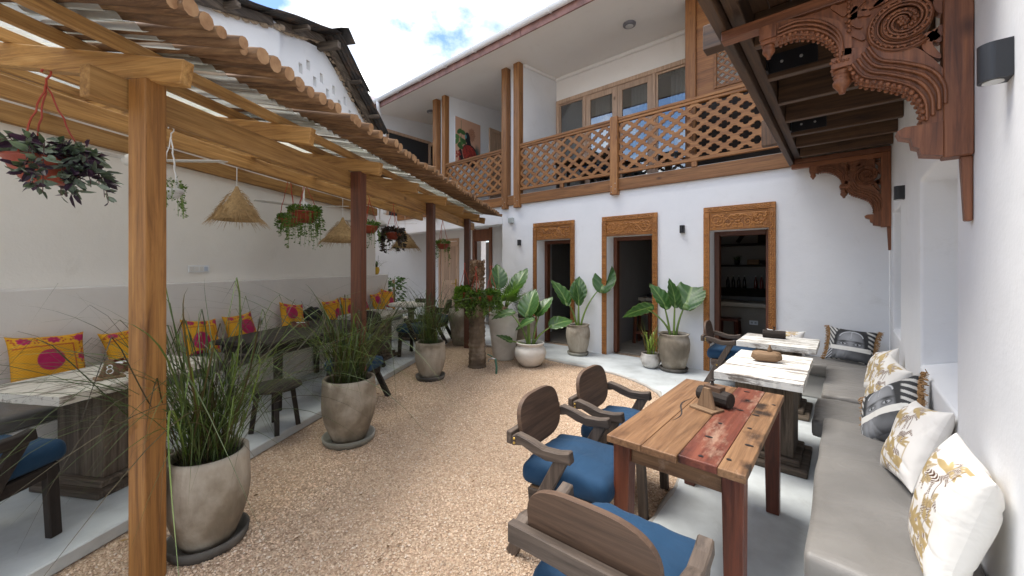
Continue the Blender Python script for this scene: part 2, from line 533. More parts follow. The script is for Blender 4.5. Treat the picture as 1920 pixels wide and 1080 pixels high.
def leafmat(name, cols, rough=0.42, trans=0.25, shiftscale=3.0):
    m, t, b = newmat(name)
    at = t.nodes.new('ShaderNodeVertexColor'); at.layer_name = 'Col'
    c = coords(t)
    n = N(t, 'ShaderNodeTexNoise', Scale=shiftscale, Detail=3); t.links.new(c, n.inputs['Vector'])
    r = ramp(t, [(0.3, cols[0]), (0.7, cols[1])], n.outputs['Fac'])
    col = mixc(t, 1.0, r.outputs[0], at.outputs['Color'], 'MULTIPLY')
    t.links.new(col, b.inputs['Base Color'])
    b.inputs['Roughness'].default_value = rough
    tr = t.nodes.new('ShaderNodeBsdfTranslucent')
    tc = mixc(t, 1.0, col, (1.3, 1.5, 0.5), 'MULTIPLY')
    t.links.new(tc, tr.inputs['Color'])
    mx = t.nodes.new('ShaderNodeMixShader'); mx.inputs[0].default_value = trans
    out = t.nodes['Material Output']
    t.links.new(b.outputs[0], mx.inputs[1]); t.links.new(tr.outputs[0], mx.inputs[2]); t.links.new(mx.outputs[0], out.inputs['Surface'])
    return m
def printmat(name, rough=0.8, gold=False):
    """colour comes from the printed vertex colours; alpha channel marks foil"""
    m, t, b = newmat(name)
    at = t.nodes.new('ShaderNodeVertexColor'); at.layer_name = 'Col'
    t.links.new(at.outputs['Color'], b.inputs['Base Color'])
    b.inputs['Roughness'].default_value = rough
    c = coords(t)
    n2 = N(t, 'ShaderNodeTexNoise', Scale=7, Detail=3, Distortion=0.8); t.links.new(c, n2.inputs['Vector'])
    bump(t, b, n2.outputs['Fac'], 0.35, 0.03)
    if gold:
        t.links.new(at.outputs['Alpha'], b.inputs['Metallic'])
        r = ramp(t, [(0.0, (0.8, 0.8, 0.8)), (1.0, (0.36, 0.36, 0.36))], at.outputs['Alpha'])
        t.links.new(r.outputs[0], b.inputs['Roughness'])
    return m
def glassmat(name, tint=(0.9, 0.95, 0.95), refl=0.5):
    m, t, b = newmat(name)
    t.nodes.remove(b)
    tr = t.nodes.new('ShaderNodeBsdfTransparent'); tr.inputs['Color'].default_value = (*tint, 1)
    gl = t.nodes.new('ShaderNodeBsdfGlossy'); gl.inputs['Roughness'].default_value = 0.02
    lw = N(t, 'ShaderNodeFresnel', IOR=1.6)
    ma = N(t, 'ShaderNodeMath', operation='MULTIPLY_ADD'); ma.inputs[1].default_value = 1.0; ma.inputs[2].default_value = refl * 0.2
    ma.use_clamp = True
    t.links.new(lw.outputs[0], ma.inputs[0])
    mx = t.nodes.new('ShaderNodeMixShader')
    t.links.new(ma.outputs[0], mx.inputs[0]); t.links.new(tr.outputs[0], mx.inputs[1]); t.links.new(gl.outputs[0], mx.inputs[2])
    t.links.new(mx.outputs[0], t.nodes['Material Output'].inputs['Surface'])
    return m

M = {}
M['white'] = plaster('white_plaster', (0.80, 0.805, 0.812), (0.755, 0.762, 0.772))
M['cream'] = plaster('cream_plaster', (0.82, 0.795, 0.75), (0.78, 0.755, 0.71), bumpy=0.35)
M['greyplaster'] = plaster('grey_plaster', (0.74, 0.715, 0.685), (0.69, 0.665, 0.635), bumpy=0.35)
M['soffit'] = plaster('soffit_paint', (0.87, 0.85, 0.82), (0.85, 0.83, 0.80), bumpy=0.06)
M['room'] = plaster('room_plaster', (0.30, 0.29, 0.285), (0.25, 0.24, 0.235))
M['screed'] = plaster('pale_screed', (0.58, 0.615, 0.625), (0.43, 0.455, 0.46), rough=0.42, blot=3.0, bumpy=0.10, fine=25, scuff=1.0)
M['kerb'] = plaster('kerb_concrete', (0.42, 0.40, 0.37), (0.30, 0.285, 0.26), bumpy=0.4)
M['claypot'] = None
M['blue'] = fabric('blue_canvas', (0.002, 0.034, 0.085), sheen=.04, wr=1.3)
M['navy'] = fabric('navy_canvas', (0.006, 0.022, 0.05), wr=0.5)
M['taupe'] = fabric('taupe_leatherette', (0.185, 0.174, 0.160), rough=0.5, weave=500, sheen=0.1, wr=1.3)
M['taupe2'] = fabric('taupe_leatherette_dark', (0.15, 0.142, 0.132), rough=0.5, weave=500, sheen=0.1, wr=1.3)
M['black'] = simple('black_metal', (0.012, 0.013, 0.016), 0.4)
M['pvc'] = simple('white_pvc', (0.78, 0.79, 0.80), 0.35)
M['fanwhite'] = simple('fan_white', (0.70, 0.69, 0.66), 0.45)
M['greybox'] = simple('grey_plastic', (0.36, 0.39, 0.38), 0.5)
M['steel'] = simple('galvanised', (0.5, 0.5, 0.5), 0.4, 0.8)
M['brass'] = simple('brass', (0.55, 0.36, 0.09), 0.35, 0.9)
M['terracotta'] = simple('terracotta_plastic', (0.30, 0.055, 0.028), 0.5, var=0.2)
M['redcord'] = simple('red_hanger', (0.38, 0.05, 0.025), 0.5)
M['soil'] = simple('soil', (0.028, 0.02, 0.014), 0.95, bumps=1.0, bscale=40, var=0.4, vscale=30)
M['straw'] = simple('straw', (0.40, 0.265, 0.125), 0.85, bumps=0.8, bscale=60, var=0.35, vscale=25)
M['whitepot'] = plaster('white_glazed_pot', (0.66, 0.63, 0.58), (0.54, 0.505, 0.45), rough=0.6, blot=5, bumpy=0.3)
M['glass'] = glassmat('window_glass', (0.72, 0.76, 0.76), 0.8)
M['curtain'] = simple('curtain_cloth', (0.72, 0.72, 0.74), 0.9)
M['concrete'] = plaster('bar_concrete', (0.30, 0.26, 0.21), (0.22, 0.19, 0.15), rough=0.7, blot=3)
M['red_fascia'] = wood('mahogany', 'X')
def potmat(name, a, b_, dirt, zlow=0.1):
    m, t, b = newmat(name)
    c = coords(t, (5, 5, 1.6))
    n = N(t, 'ShaderNodeTexNoise', Scale=1.6, Detail=7, Roughness=0.68, Distortion=0.4); t.links.new(c, n.inputs['Vector'])
    c2 = coords(t, (1, 1, 1))
    n2 = N(t, 'ShaderNodeTexNoise', Scale=3.0, Detail=5); t.links.new(c2, n2.inputs['Vector'])
    r = ramp(t, [(0.30, b_), (0.62, a)], n.outputs['Fac'])
    r2 = ramp(t, [(0.36, tuple(k * .72 for k in dirt)), (0.47, dirt), (0.58, (1.05, 1.05, 1.05))], n2.outputs['Fac'])
    col = mixc(t, 0.9, r.outputs[0], r2.outputs[0], 'MULTIPLY')
    t.links.new(col, b.inputs['Base Color'])
    b.inputs['Roughness'].default_value = 0.75
    n3 = N(t, 'ShaderNodeTexNoise', Scale=45, Detail=4); t.links.new(c2, n3.inputs['Vector'])
    bump(t, b, n3.outputs['Fac'], 0.25, 0.01)
    return m
M['claypot'] = potmat('stained_cement_pot', (0.42, 0.37, 0.30), (0.27, 0.23, 0.18), (0.60, 0.56, 0.50))
M['saucer'] = potmat('dark_saucer', (0.16, 0.145, 0.125), (0.09, 0.08, 0.07), (0.6, 0.6, 0.6))
M['palesaucer'] = potmat('pale_saucer', (0.36, 0.35, 0.31), (0.24, 0.23, 0.20), (0.7, 0.7, 0.66))
# ------------------------------------------------------------------ ground, floors, gravel
def gravelmat(stones):
    m, t, b = newmat('gravel_stone' if stones else 'gravel_bed')
    if stones:
        at = t.nodes.new('ShaderNodeVertexColor'); at.layer_name = 'Col'
        t.links.new(at.outputs['Color'], b.inputs['Base Color'])
    else:
        c = coords(t, shift=False)
        v = N(t, 'ShaderNodeTexVoronoi', Scale=75.0); t.links.new(c, v.inputs['Vector'])
        n = N(t, 'ShaderNodeTexNoise', Scale=0.9, Detail=4); t.links.new(c, n.inputs['Vector'])
        sep = t.nodes.new('ShaderNodeSeparateColor'); t.links.new(v.outputs['Color'], sep.inputs[0])
        r = ramp(t, [(0.0, (0.32, 0.22, 0.15)), (0.5, (0.47, 0.34, 0.24)), (1.0, (0.60, 0.475, 0.36))], sep.outputs[0])
        r2 = ramp(t, [(0.3, (0.8, 0.78, 0.75)), (0.7, (1.08, 1.05, 1.0))], n.outputs['Fac'])
        t.links.new(mixc(t, 1.0, r.outputs[0], r2.outputs[0], 'MULTIPLY'), b.inputs['Base Color'])
        bump(t, b, v.outputs['Distance'], 0.9, 0.012).invert = True
    b.inputs['Roughness'].default_value = 0.85
    return m
mb = MB(); mb.add([(-400, -400, 0), (400, -400, 0), (400, 400, 0), (-400, 400, 0)], [(0, 1, 2, 3)])
g = mb.build('ground', gravelmat(False)); tag(g, kind='structure')

FLOOR_EDGE = [(-6.3, 5.62), (-5.6, 5.56), (-4.9, 5.60), (-4.2, 5.48), (-3.75, 5.42), (-3.1, 5.40), (-2.75, 5.37), (-2.48, 5.31), (-2.22, 5.20),
              (-2.0, 5.07), (-1.78, 4.88), (-1.58, 4.60), (-1.38, 4.25), (-1.18, 3.85), (-1.03, 3.5), (-0.945, 3.15), (-0.91, 2.74), (-0.90, 2.2), (-0.92, 1.2), (-0.95, -4.0)]
def inside(poly, x, y):
    c = False; n = len(poly)
    for i in range(n):
        x0, y0 = poly[i]; x1, y1 = poly[(i + 1) % n]
        if (y0 > y) != (y1 > y) and x < (x1 - x0) * (y - y0) / (y1 - y0) + x0: c = not c
    return c
floor_poly = FLOOR_EDGE + [(0.41, -4.0), (0.41, 6.5), (-5.9, 6.5), (-5.9, 7.52), (-9.9, 7.52), (-9.9, 5.7)]
mb = MB(); mb.plate(floor_poly, [], lambda u, v, d: (u, v, d), 0.03)
o = mb.build('courtyard_pavement', M['screed'], bevel=0.006); tag(o, kind='structure')
# rough cement lip where the pavement meets the gravel
mb = MB()
lip = []
for i in range(len(FLOOR_EDGE) - 1):
    a, b_ = Vector((*FLOOR_EDGE[i], 0)), Vector((*FLOOR_EDGE[i+1], 0))
    n = max(2, int((b_ - a).length / .12))
    for k in range(n):
        p = a.lerp(b_, k / n); lip.append(p + Vector((random.uniform(-.012, .012), random.uniform(-.012, .012), .008)))
mb.tube(lip, [random.uniform(.018, .034) for _ in lip], n=6)
o = mb.build('pavement_edge', M['kerb'], smooth=True); tag(o, kind='structure')

mb = MB(); mb.box(-4.53, -2.68, -4.0, 8.75, 0, 0.08)
o = mb.build('terrace', M['screed'], bevel=0.008, rot=(0, 0, PA)); tag(o, kind='structure')

def scatter_gravel():
    rng = np.random.default_rng(3)
    n = 210000
    # more stones close to the camera, where single ones can be told apart
    d = 1.0 + 5.8 * rng.random(n) ** 1.25
    a = YAW + (rng.random(n) - .5) * R(128)
    x, y = -np.sin(a) * d, np.cos(a) * d
    D = -(x * PN[0] + y * PN[1])
    ok = (D < 2.6) & (x < -0.86)
    x, y = x[ok], y[ok]
    poly = floor_poly
    c = np.zeros(len(x), bool); m = len(poly)
    for i in range(m):
        x0, y0 = poly[i]; x1, y1 = poly[(i + 1) % m]
        if y0 == y1: continue
        c ^= ((y0 > y) != (y1 > y)) & (x < (x1 - x0) * (y - y0) / (y1 - y0) + x0)
    stray = rng.random(len(x)) < 0.0012
    ok = ~c | stray
    zb = np.where(c, 0.03, 0.0)[ok]
    x, y = x[ok], y[ok]
    n = len(x)
    r = 0.0042 + 0.0046 * rng.random(n) ** 1.6
    base = np.array([(1,0,0),(0,1,0),(-1,0,0),(0,-1,0),(0,0,1),(0,0,-1)], float)
    tri = np.array([(0,1,4),(1,2,4),(2,3,4),(3,0,4),(1,0,5),(2,1,5),(3,2,5),(0,3,5)])
    V = base[None] * (r[:, None, None] * (0.7 + 0.7 * rng.random((n, 6, 1)))) * np.stack([np.ones(n), 0.7 + .6 * rng.random(n), 0.55 + .35 * rng.random(n)], 1)[:, None, :]
    th = rng.random(n) * 2 * np.pi
    ct, st = np.cos(th), np.sin(th)
    vx = V[..., 0] * ct[:, None] - V[..., 1] * st[:, None]
    vy = V[..., 0] * st[:, None] + V[..., 1] * ct[:, None]
    tx = (rng.random(n) - .5) * .8
    vz = V[..., 2] + vx * tx[:, None]
    P = np.stack([vx + x[:, None], vy + y[:, None], vz + (zb + r * .35)[:, None]], -1).reshape(-1, 3)
    F = (tri[None] + 6 * np.arange(n)[:, None, None]).reshape(-1, 3)
    pal = np.array([(0.52, 0.385, 0.27), (0.42, 0.29, 0.195), (0.58, 0.47, 0.36), (0.32, 0.205, 0.14), (0.47, 0.325, 0.235), (0.62, 0.54, 0.46), (0.24, 0.17, 0.125)])
    lowf = 1 + .10 * np.sin(x * 1.9 + 1.3 * np.sin(y * 1.3)) * np.sin(y * 1.7 + 1.1 * np.sin(x * 2.3)) + .06 * np.sin(x * 5.1 + y * 3.7)
    w = np.array([.30, .24, .16, .10, .13, .05, .02])
    cc = (pal[rng.choice(len(pal), n, p=w)] * .62 + np.array((.455, .335, .235)) * .38) * np.array((1.24, 1.27, 1.30)) * (0.84 + .32 * rng.random((n, 1))) * lowf[:, None]
    cols = np.concatenate([np.repeat(cc, 6, 0), np.ones((n * 6, 1))], 1)
    o = link_mesh('gravel', fast_mesh('gravel', P, F, cols, smooth=False), gravelmat(True))
    tag(o, 'loose pinkish tan gravel covering the courtyard', 'gravel', kind='stuff')
scatter_gravel()

# ------------------------------------------------------------------ guest house with the carved doors
YF = 6.36
house = thing('guest_house', 'white two storey guest house with three carved doorways and a latticed balcony', 'house', (0, 0, 0))
DOORS = [(-4.884, -3.90), (-3.32, -2.326), (-1.627, -0.717)]
us = [-5.77]
for a, b_ in DOORS: us += [a + .08, b_ - .08]
us += [0.40]
mb = wall_cells(us, [0.0, 2.14, 2.94], lambda i, j: j == 0 and i in (1, 3, 5), lambda u, z, d: (u, YF + d, z), 0.38)
mb.build('wall', M['white'], house, bevel=0.012, seg=2)
mb = MB(); mb.box(-9.85, -5.772, YF, YF + .3, 2.54, 2.94)
mb.build('wall', M['white'], house, bevel=0.012)
mb = MB(); mb.box(-9.85, 0.40, 6.362, 10.0, 2.945, 3.06); mb.box(-9.85, .4, 6.33, 6.361, 3.10, 3.14)
mb.build('floor_slab', M['kerb'], house)
# recessed ground floor on the far side, with its plain doors
mb = wall_cells([-9.85, -9.35, -8.55, -7.84, -7.22, -5.4], [0, 2.36, 2.62, 2.93], lambda i, j: (i == 1 and j == 0) or (i == 3 and j < 2), lambda u, z, d: (u, 7.5 + d, z), 0.25)
mb.build('wall', M['white'], house)
mb = MB(); mb.box(-10.1, -9.852, 3.6, 10.0, 0, 6.3); mb.build('end_wall', M['white'], house, bevel=0.01)
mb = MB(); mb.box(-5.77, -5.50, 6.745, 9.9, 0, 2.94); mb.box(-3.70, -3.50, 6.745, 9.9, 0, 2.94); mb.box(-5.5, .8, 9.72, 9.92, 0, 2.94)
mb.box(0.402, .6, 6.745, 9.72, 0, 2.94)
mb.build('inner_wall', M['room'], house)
mb = MB(); mb.box(-9.84, 0.4, 6.75, 9.9, -.02, 0.022); mb.build('room_floor', M['concrete'], house)
d = thing('door', None, None); d.parent = house
mb = MB(); mb.box(-9.33, -8.57, 7.52, 7.57, .03, 2.34); mb.build('leaf', wood('beige', 'Z'), d, bevel=.004)
mb = MB()
for x0, x1, z0, z1 in ((-9.22, -8.97, 1.2, 2.2), (-8.92, -8.68, 1.2, 2.2), (-9.22, -8.97, .2, 1.05), (-8.92, -8.68, .2, 1.05)):
    mb.box(x0, x1, 7.508, 7.525, z0, z1)
mb.build('panel', wood('beige', 'Z'), d, bevel=.012)
mb = MB()
mb.box(-9.41, -9.34, 7.47, 7.52, .03, 2.43); mb.box(-8.56, -8.49, 7.47, 7.52, .03, 2.43); mb.box(-9.34, -8.56, 7.47, 7.52, 2.36, 2.43)
mb.build('frame', wood('beige', 'Z'), d, bevel=.004)
mb = MB(); mb.tube([(-8.64, 7.5, 1.10), (-8.64, 7.455, 1.10), (-8.76, 7.45, 1.10)], .012); mb.box(-8.665, -8.615, 7.497, 7.507, 1.0, 1.24); mb.build('handle', M['brass'], d)
d = thing('door', None, None); d.parent = house
mb = MB(); mb.box(-7.90, -7.80, 7.46, 7.56, .03, 2.68); mb.box(-7.26, -7.16, 7.46, 7.56, .03, 2.68); mb.box(-7.80, -7.26, 7.47, 7.55, 2.30, 2.62)
mb.build('frame', wood('mahogany', 'Z'), d, bevel=.006)
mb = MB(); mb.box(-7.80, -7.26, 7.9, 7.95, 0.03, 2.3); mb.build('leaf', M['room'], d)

# carved door surrounds
def scroll(cx, cz, r0, r1, a0, turns, n=26, mirror=1):
    return [(cx + mirror * (r0 + (r1 - r0) * i / n) * math.cos(a0 + turns * 2 * PI * i / n), cz + (r0 + (r1 - r0) * i / n) * math.sin(a0 + turns * 2 * PI * i / n)) for i in range(n + 1)]
def carved_surround(x0, x1):
    w = x1 - x0
    T = thing('carved_door_frame', None, None); T.parent = house
    T.location = (x0, YF, 0)
    yo = -.035
    mb = MB(); mb.box(0, .082, yo, -.001, .031, 2.408); mb.build('jamb', wood('carved', 'Z'), T, bevel=.004)
    mb = MB(); mb.box(w - .082, w, yo, -.001, .031, 2.408); mb.build('jamb', wood('carved', 'Z'), T, bevel=.004)
    mb = MB(); mb.box(0, w, yo, -.001, 2.41, 2.49); mb.build('head', wood('carved', 'X'), T, bevel=.004)
    mb = MB(); mb.box(.084, w - .084, -.024, -.001, 2.14, 2.408); mb.build('lintel_panel', wood('carved', 'X'), T, bevel=.003)
    # relief: rims, dentils, running vine on the border, scrolling foliage on the panel
    mb = MB()
    def vine(p0, p1, amp, n_w):
        p0, p1 = Vector(p0), Vector(p1); dd = (p1 - p0); ln = dd.length; dd.normalize()
        sd_ = Vector((-dd.z, 0, dd.x)); n = int(n_w * 8)
        pts = [p0 + dd * (ln * i / n) + sd_ * (amp * math.sin(2 * PI * n_w * i / n)) for i in range(n + 1)]
        mb.tube(pts, .0095, n=5)
        for i in range(int(n_w * 2)):
            q = p0 + dd * (ln * (i + .5) / (n_w * 2)) + sd_ * (amp * (-.75 if i % 2 == 0 else .75))
            mb.ball(q, .016, 6, 4, (1.2 if abs(dd.x) > .5 else .8, .5, 1.2 if abs(dd.z) > .5 else .8))
            mb.ball(q + dd * .028 + sd_ * (.006 if i % 2 else -.006), .010, 5, 3, (1, .5, 1))
    vine((.041, yo, .05), (.041, yo, 2.36), .016, 17)
    vine((w - .041, yo, .05), (w - .041, yo, 2.36), .016, 17)
    vine((.06, yo, 2.45), (w - .06, yo, 2.45), .016, 7)
    for xx in (.006, .076, w - .076, w - .006):
        for i in range(78): mb.box(xx - .005, xx + .005, yo - .006, yo + .003, .05 + i * .0302, .05 + i * .0302 + .019)
    for i in range(int((w - .04) / .026)):
        for zz in (2.484, 2.417): mb.box(.02 + i * .026, .02 + i * .026 + .017, yo - .006, yo + .003, zz - .005, zz + .005)
    for i in range(int((w - .18) / .022)): mb.box(.09 + i * .022, .09 + i * .022 + .014, -.034, -.022, 2.142, 2.158)
    cx, cz = w / 2, 2.275
    hw = (w - .2) / 2
    P3 = lambda pts, y=-.026: [(p[0], y, p[1]) for p in pts]
    for sgn in (-1, 1):
        main = [(cx + sgn * hw * t, cz + .075 * math.sin(t * 2 * PI * .95 + .5)) for t in [i / 30 for i in range(1, 31)]]
        mb.tube(P3(main), [.015 - .005 * i / 30 for i in range(30)], n=5)
        for (fx, fz, r1, a0, tr) in ((.80, .02, .085, 0, 1.6), (.36, -.03, .06, PI, -1.5), (.08, .045, .045, 0, 1.4), (.58, .07, .04, 0, -1.3), (.10, -.07, .035, 0, -1.4), (.52, -.085, .035, PI, 1.4)):
            mb.tube(P3(scroll(cx + sgn * hw * fx, cz + fz, .008, r1, a0, tr, 22, sgn)), .0105, n=5)
        for i in range(46):
            t = random.uniform(.02, 1); z = cz + random.uniform(-.105, .112)
            mb.ball((cx + sgn * hw * t, -.026, z), random.uniform(.010, .020), 6, 4, (random.uniform(.7, 1.6), .8, random.uniform(.6, 1.2)))
        for i in range(16):
            t = i / 15
            mb.ball((cx + sgn * hw * (.1 + .8 * t), -.03, cz + .055 * math.sin(t * 5.6 - .6) - .012), .0085, 5, 3)
    mb.tube([(.10, -.026, 2.165), (w - .10, -.026, 2.165), (w - .10, -.026, 2.392), (.10, -.026, 2.392), (.10, -.026, 2.165)], .006, n=4, cap=False)
    mb.build('carving', wood('carved', 'X'), T, smooth=True)
    # plain inner door lining set back in the reveal
    mb = MB(); mb.box(.082, .152, .26, .37, .024, 2.138); mb.build('lining', wood('redpost', 'Z'), T, bevel=.004)
    mb = MB(); mb.box(w - .152, w - .082, .26, .37, .024, 2.138); mb.build('lining', wood('redpost', 'Z'), T, bevel=.004)
    mb = MB(); mb.box(.153, w - .153, .262, .368, 2.07, 2.138); mb.build('lining', wood('redpost', 'X'), T, bevel=.004)
for a, b_ in DOORS: carved_surround(a, b_)

# balcony timber
ZB0, ZB1 = 2.93, 3.13
for x0, x1 in ((-9.84, -7.96), (-7.955, -5.56), (-5.555, -3.06), (-3.055, -0.50)):
    mb = MB(); mb.box(x0, x1, YF - .05, YF - .001, ZB0, ZB1); mb.build('balcony_beam', wood('rail', 'X'), house, bevel=.005)
def ceil_z(Y): return 5.94 + .1 * (Y - YF)
for x0, x1 in ((-8.14, -7.985), (-7.77, -7.645), (-5.72, -5.575), (-5.375, -5.215)):
    mb = MB(); mb.box(x0, x1, YF - .085, YF + .06, 2.86, ceil_z(YF) - .003); p = mb.build('balcony_post', wood('redpost' if x0 < -9 else 'rail', 'Z'), house, bevel=.006)
    mb = MB()
    for k, dz in enumerate((.06, .12, .2)): mb.ball(((x0 + x1) / 2 + (.03 if k % 2 else -.03), YF - .087, 2.88 + dz), .008, 6, 4)
    mb.build('bolt', M['steel'], p)
mb = MB(); mb.box(-3.133, -2.992, YF - .10, YF + .03, 2.86, 4.22); p = mb.build('balcony_post', wood('rail', 'Z'), house, bevel=.006)
mb = MB()
for k in range(4): mb.ball((-3.1 + .07 * (k % 2), YF - .102, 2.9 + .05 * k), .008, 6, 4)
mb.build('bolt', M['steel'], p)
def quatre(hw, hh, n=40):
    """outline of the lattice hole: four round lobes with small cusps"""
    out = []
    for i in range(n):
        t = 2 * PI * i / n
        c, s = math.cos(t), math.sin(t)
        m = max(abs(c), abs(s)); dsc = .40 ** 2 - .48 ** 2 * (1 - m * m)      # four round lobes round a middle disc
        r = .68 * (max(.52, .48 * m + math.sqrt(dsc)) if dsc > 0 else .52)
        out.append((hw * c * r, hh * s * r))
    return out
def diamond(t, a, b_):
    c, s = math.cos(t), math.sin(t)
    k = 1.0 / (abs(c) / a + abs(s) / b_)
    return (c * k, s * k)
def lattice(x0, x1, z0, z1, ph, pv, y0, depth, parent, mat, name='lattice_panel'):
    mb = MB()
    nx = max(1, round((x1 - x0) / ph)); nz = max(1, round((z1 - z0) / pv))
    ah, av = (x1 - x0) / nx, (z1 - z0) / nz
    n = 40
    hole = quatre(ah * .5, av * .5, n)
    rim = [diamond(2 * PI * i / n, ah / 2, av / 2) for i in range(n)]
    cl = lambda v, lo, hi: max(lo, min(hi, v))
    for j in range(2 * nz + 1):
        for i in range(nx + 1):
            cx = x0 + ah * (i + (.5 if j % 2 else 0)); cz = z0 + av * j / 2
            if cx > x1 + 1e-6: continue
            vs = []
            for y in (y0, y0 + depth):
                vs += [(cl(cx + p[0], x0, x1), y, cl(cz + p[1], z0, z1)) for p in rim]
                vs += [(cl(cx + p[0], x0, x1), y, cl(cz + p[1], z0, z1)) for p in hole]
            fs = []
            for k in range(n):
                k2 = (k + 1) % n
                q = [(k, k2, n + k2, n + k), (2*n + k, 3*n + k, 3*n + k2, 2*n + k2), (n + k, n + k2, 3*n + k2, 3*n + k)]
                for f in q:
                    ps = [Vector(vs[a]) for a in f]
                    if ((ps[1] - ps[0]).cross(ps[2] - ps[0]).length + (ps[2] - ps[0]).cross(ps[3] - ps[0]).length) > 1e-7: fs.append(f)
            mb.add(vs, fs)
    return mb.build(name, mat, parent)
def railing(x0, x1, y=YF - .03):
    T = thing('balcony_railing', None, None); T.parent = house
    mb = MB(); mb.box(x0, x1, y - .045, y + .045, 4.145, 4.19); mb.box(x0, x1, y - .03, y + .03, 4.10, 4.1445); mb.build('handrail', wood('rail', 'X'), T, bevel=.006)
    mb = MB(); mb.box(x0, x1, y - .03, y + .03, 3.215, 3.27); mb.build('bottom_rail', wood('rail', 'X'), T, bevel=.006)
    lattice(x0, x1, 3.271, 4.099, .262, .207, y - .014, .028, T, wood('rail', 'X'))
    n = max(1, int((x1 - x0) / 1.25))
    for k in range(n):
        xx = x0 + (x1 - x0) * (k + .5) / n
        mb = MB(); mb.box(xx - .04, xx + .04, y - .028, y + .028, 3.132, 3.214); mb.build('foot_block', wood('rail', 'Z'), T, bevel=.004)
for a, b_ in ((-9.84, -8.145), (-7.64, -5.725), (-5.21, -3.136), (-2.989, -0.52)): railing(a, b_)

# upper loggia: partitions, back wall, glazed doors, raked ceiling, eave
for xa, xb in ((-7.98, -7.645), (-5.57, -5.215)):
    mb = MB(); mb.box(xa + .003, xb - .003 if xb > -6 else xb, YF + .062, 9.9, 3.06, 6.35); mb.build('partition', M['white'], house)
mb = wall_cells([-5.215, -5.20, -2.0, .41], [3.06, 5.52, 6.35], lambda i, j: i == 1 and j == 0, lambda u, z, d: (u, 7.67 + d, z), .16)
mb.build('upper_wall', M['soffit'], house)
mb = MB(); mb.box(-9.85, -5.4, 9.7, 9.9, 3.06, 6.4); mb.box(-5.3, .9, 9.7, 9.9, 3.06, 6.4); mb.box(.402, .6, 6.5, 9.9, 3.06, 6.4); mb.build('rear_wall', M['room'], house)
mb = MB()
mb.add([(-9.98, 5.52, ceil_z(5.52)), (.9, 5.52, ceil_z(5.52)), (.9, 9.95, ceil_z(9.95)), (-9.98, 9.95, ceil_z(9.95)),
        (-9.98, 5.52, ceil_z(5.52) + .012), (.9, 5.52, ceil_z(5.52) + .012), (.9, 9.95, ceil_z(9.95) + .012), (-9.98, 9.95, ceil_z(9.95) + .012)],
       [(0, 3, 2, 1), (4, 5, 6, 7), (0, 1, 5, 4), (1, 2, 6, 5), (2, 3, 7, 6), (3, 0, 4, 7)])
mb.build('soffit', M['soffit'], house)
mb = MB()
mb.add([(-10.1, 5.40, 6.02), (1.0, 5.40, 6.02), (1.0, 10.1, 7.0), (-10.1, 10.1, 7.0), (-10.1, 5.40, 6.06), (1.0, 5.40, 6.06), (1.0, 10.1, 7.04), (-10.1, 10.1, 7.04)],
       [(0, 3, 2, 1), (4, 5, 6, 7), (0, 1, 5, 4), (1, 2, 6, 5), (2, 3, 7, 6), (3, 0, 4, 7)])
mb.build('roof', simple('red_roof_sheet', (0.23, 0.06, 0.045), .5), house)
for k in range(6):
    xa = -9.98 + k * 1.82
    mb = MB(); mb.box(xa, xa + 1.815, 5.485, 5.515, 5.835, 6.0); mb.build('fascia', simple('faded_fascia', (0.27, 0.145, 0.125), .6, bumps=.3, bscale=18, var=.35, vscale=5) if k == 0 else bpy.data.materials['faded_fascia'], house, bevel=.003)
mb = MB()
arc = [(5.415 + .068 * math.cos(t), 6.015 + .072 * math.sin(t)) for t in [PI + PI * i / 12 for i in range(13)]]
prof = arc + [(p[0] * .0 + 5.415 + (p[0] - 5.415) * .93, 6.015 + (p[1] - 6.015) * .93) for p in reversed(arc)]
vs = [(x, p[0], p[1]) for x in (-9.95, .95) for p in prof]
n = len(prof)
mb.add(vs, [(i, (i+1) % n, n + (i+1) % n, n + i) for i in range(n)])
gut = mb.build('gutter', M['pvc'], house, smooth=False)
for k in range(12):
    mb = MB(); xx = -9.4 + k * .93
    mb.tube([(xx, 5.415 + .074 * math.cos(t), 6.012 + .078 * math.sin(t)) for t in [PI + PI * i / 10 for i in range(11)]], .008, n=5)
    mb.build('gutter_bracket', M['pvc'], gut)
mb = MB(); mb.tube([(-9.35, 5.42, 5.96), (-9.35, 5.42, 5.86), (-9.42, 5.50, 5.74), (-9.76, 5.84, 5.42), (-9.80, 5.90, 5.30), (-9.80, 5.90, 3.1)], .043, n=12); mb.build('downpipe', M['pvc'], house, smooth=True)
mb = MB()
mb.box(-5.213, 0.4, 7.60, 7.669, ceil_z(7.64) - .085, ceil_z(7.64) - .004)
mb.add([(-5.213, YF + .07, ceil_z(YF) - .075), (-5.165, YF + .07, ceil_z(YF) - .075), (-5.165, 7.6, ceil_z(7.6) - .075), (-5.213, 7.6, ceil_z(7.6) - .075),
        (-5.213, YF + .07, ceil_z(YF)), (-5.165, YF + .07, ceil_z(YF)), (-5.165, 7.6, ceil_z(7.6)), (-5.213, 7.6, ceil_z(7.6))],
       [(0, 3, 2, 1), (4, 5, 6, 7), (0, 1, 5, 4), (1, 2, 6, 5), (2, 3, 7, 6), (3, 0, 4, 7)])
mb.build('cornice', M['soffit'], house, bevel=.02)

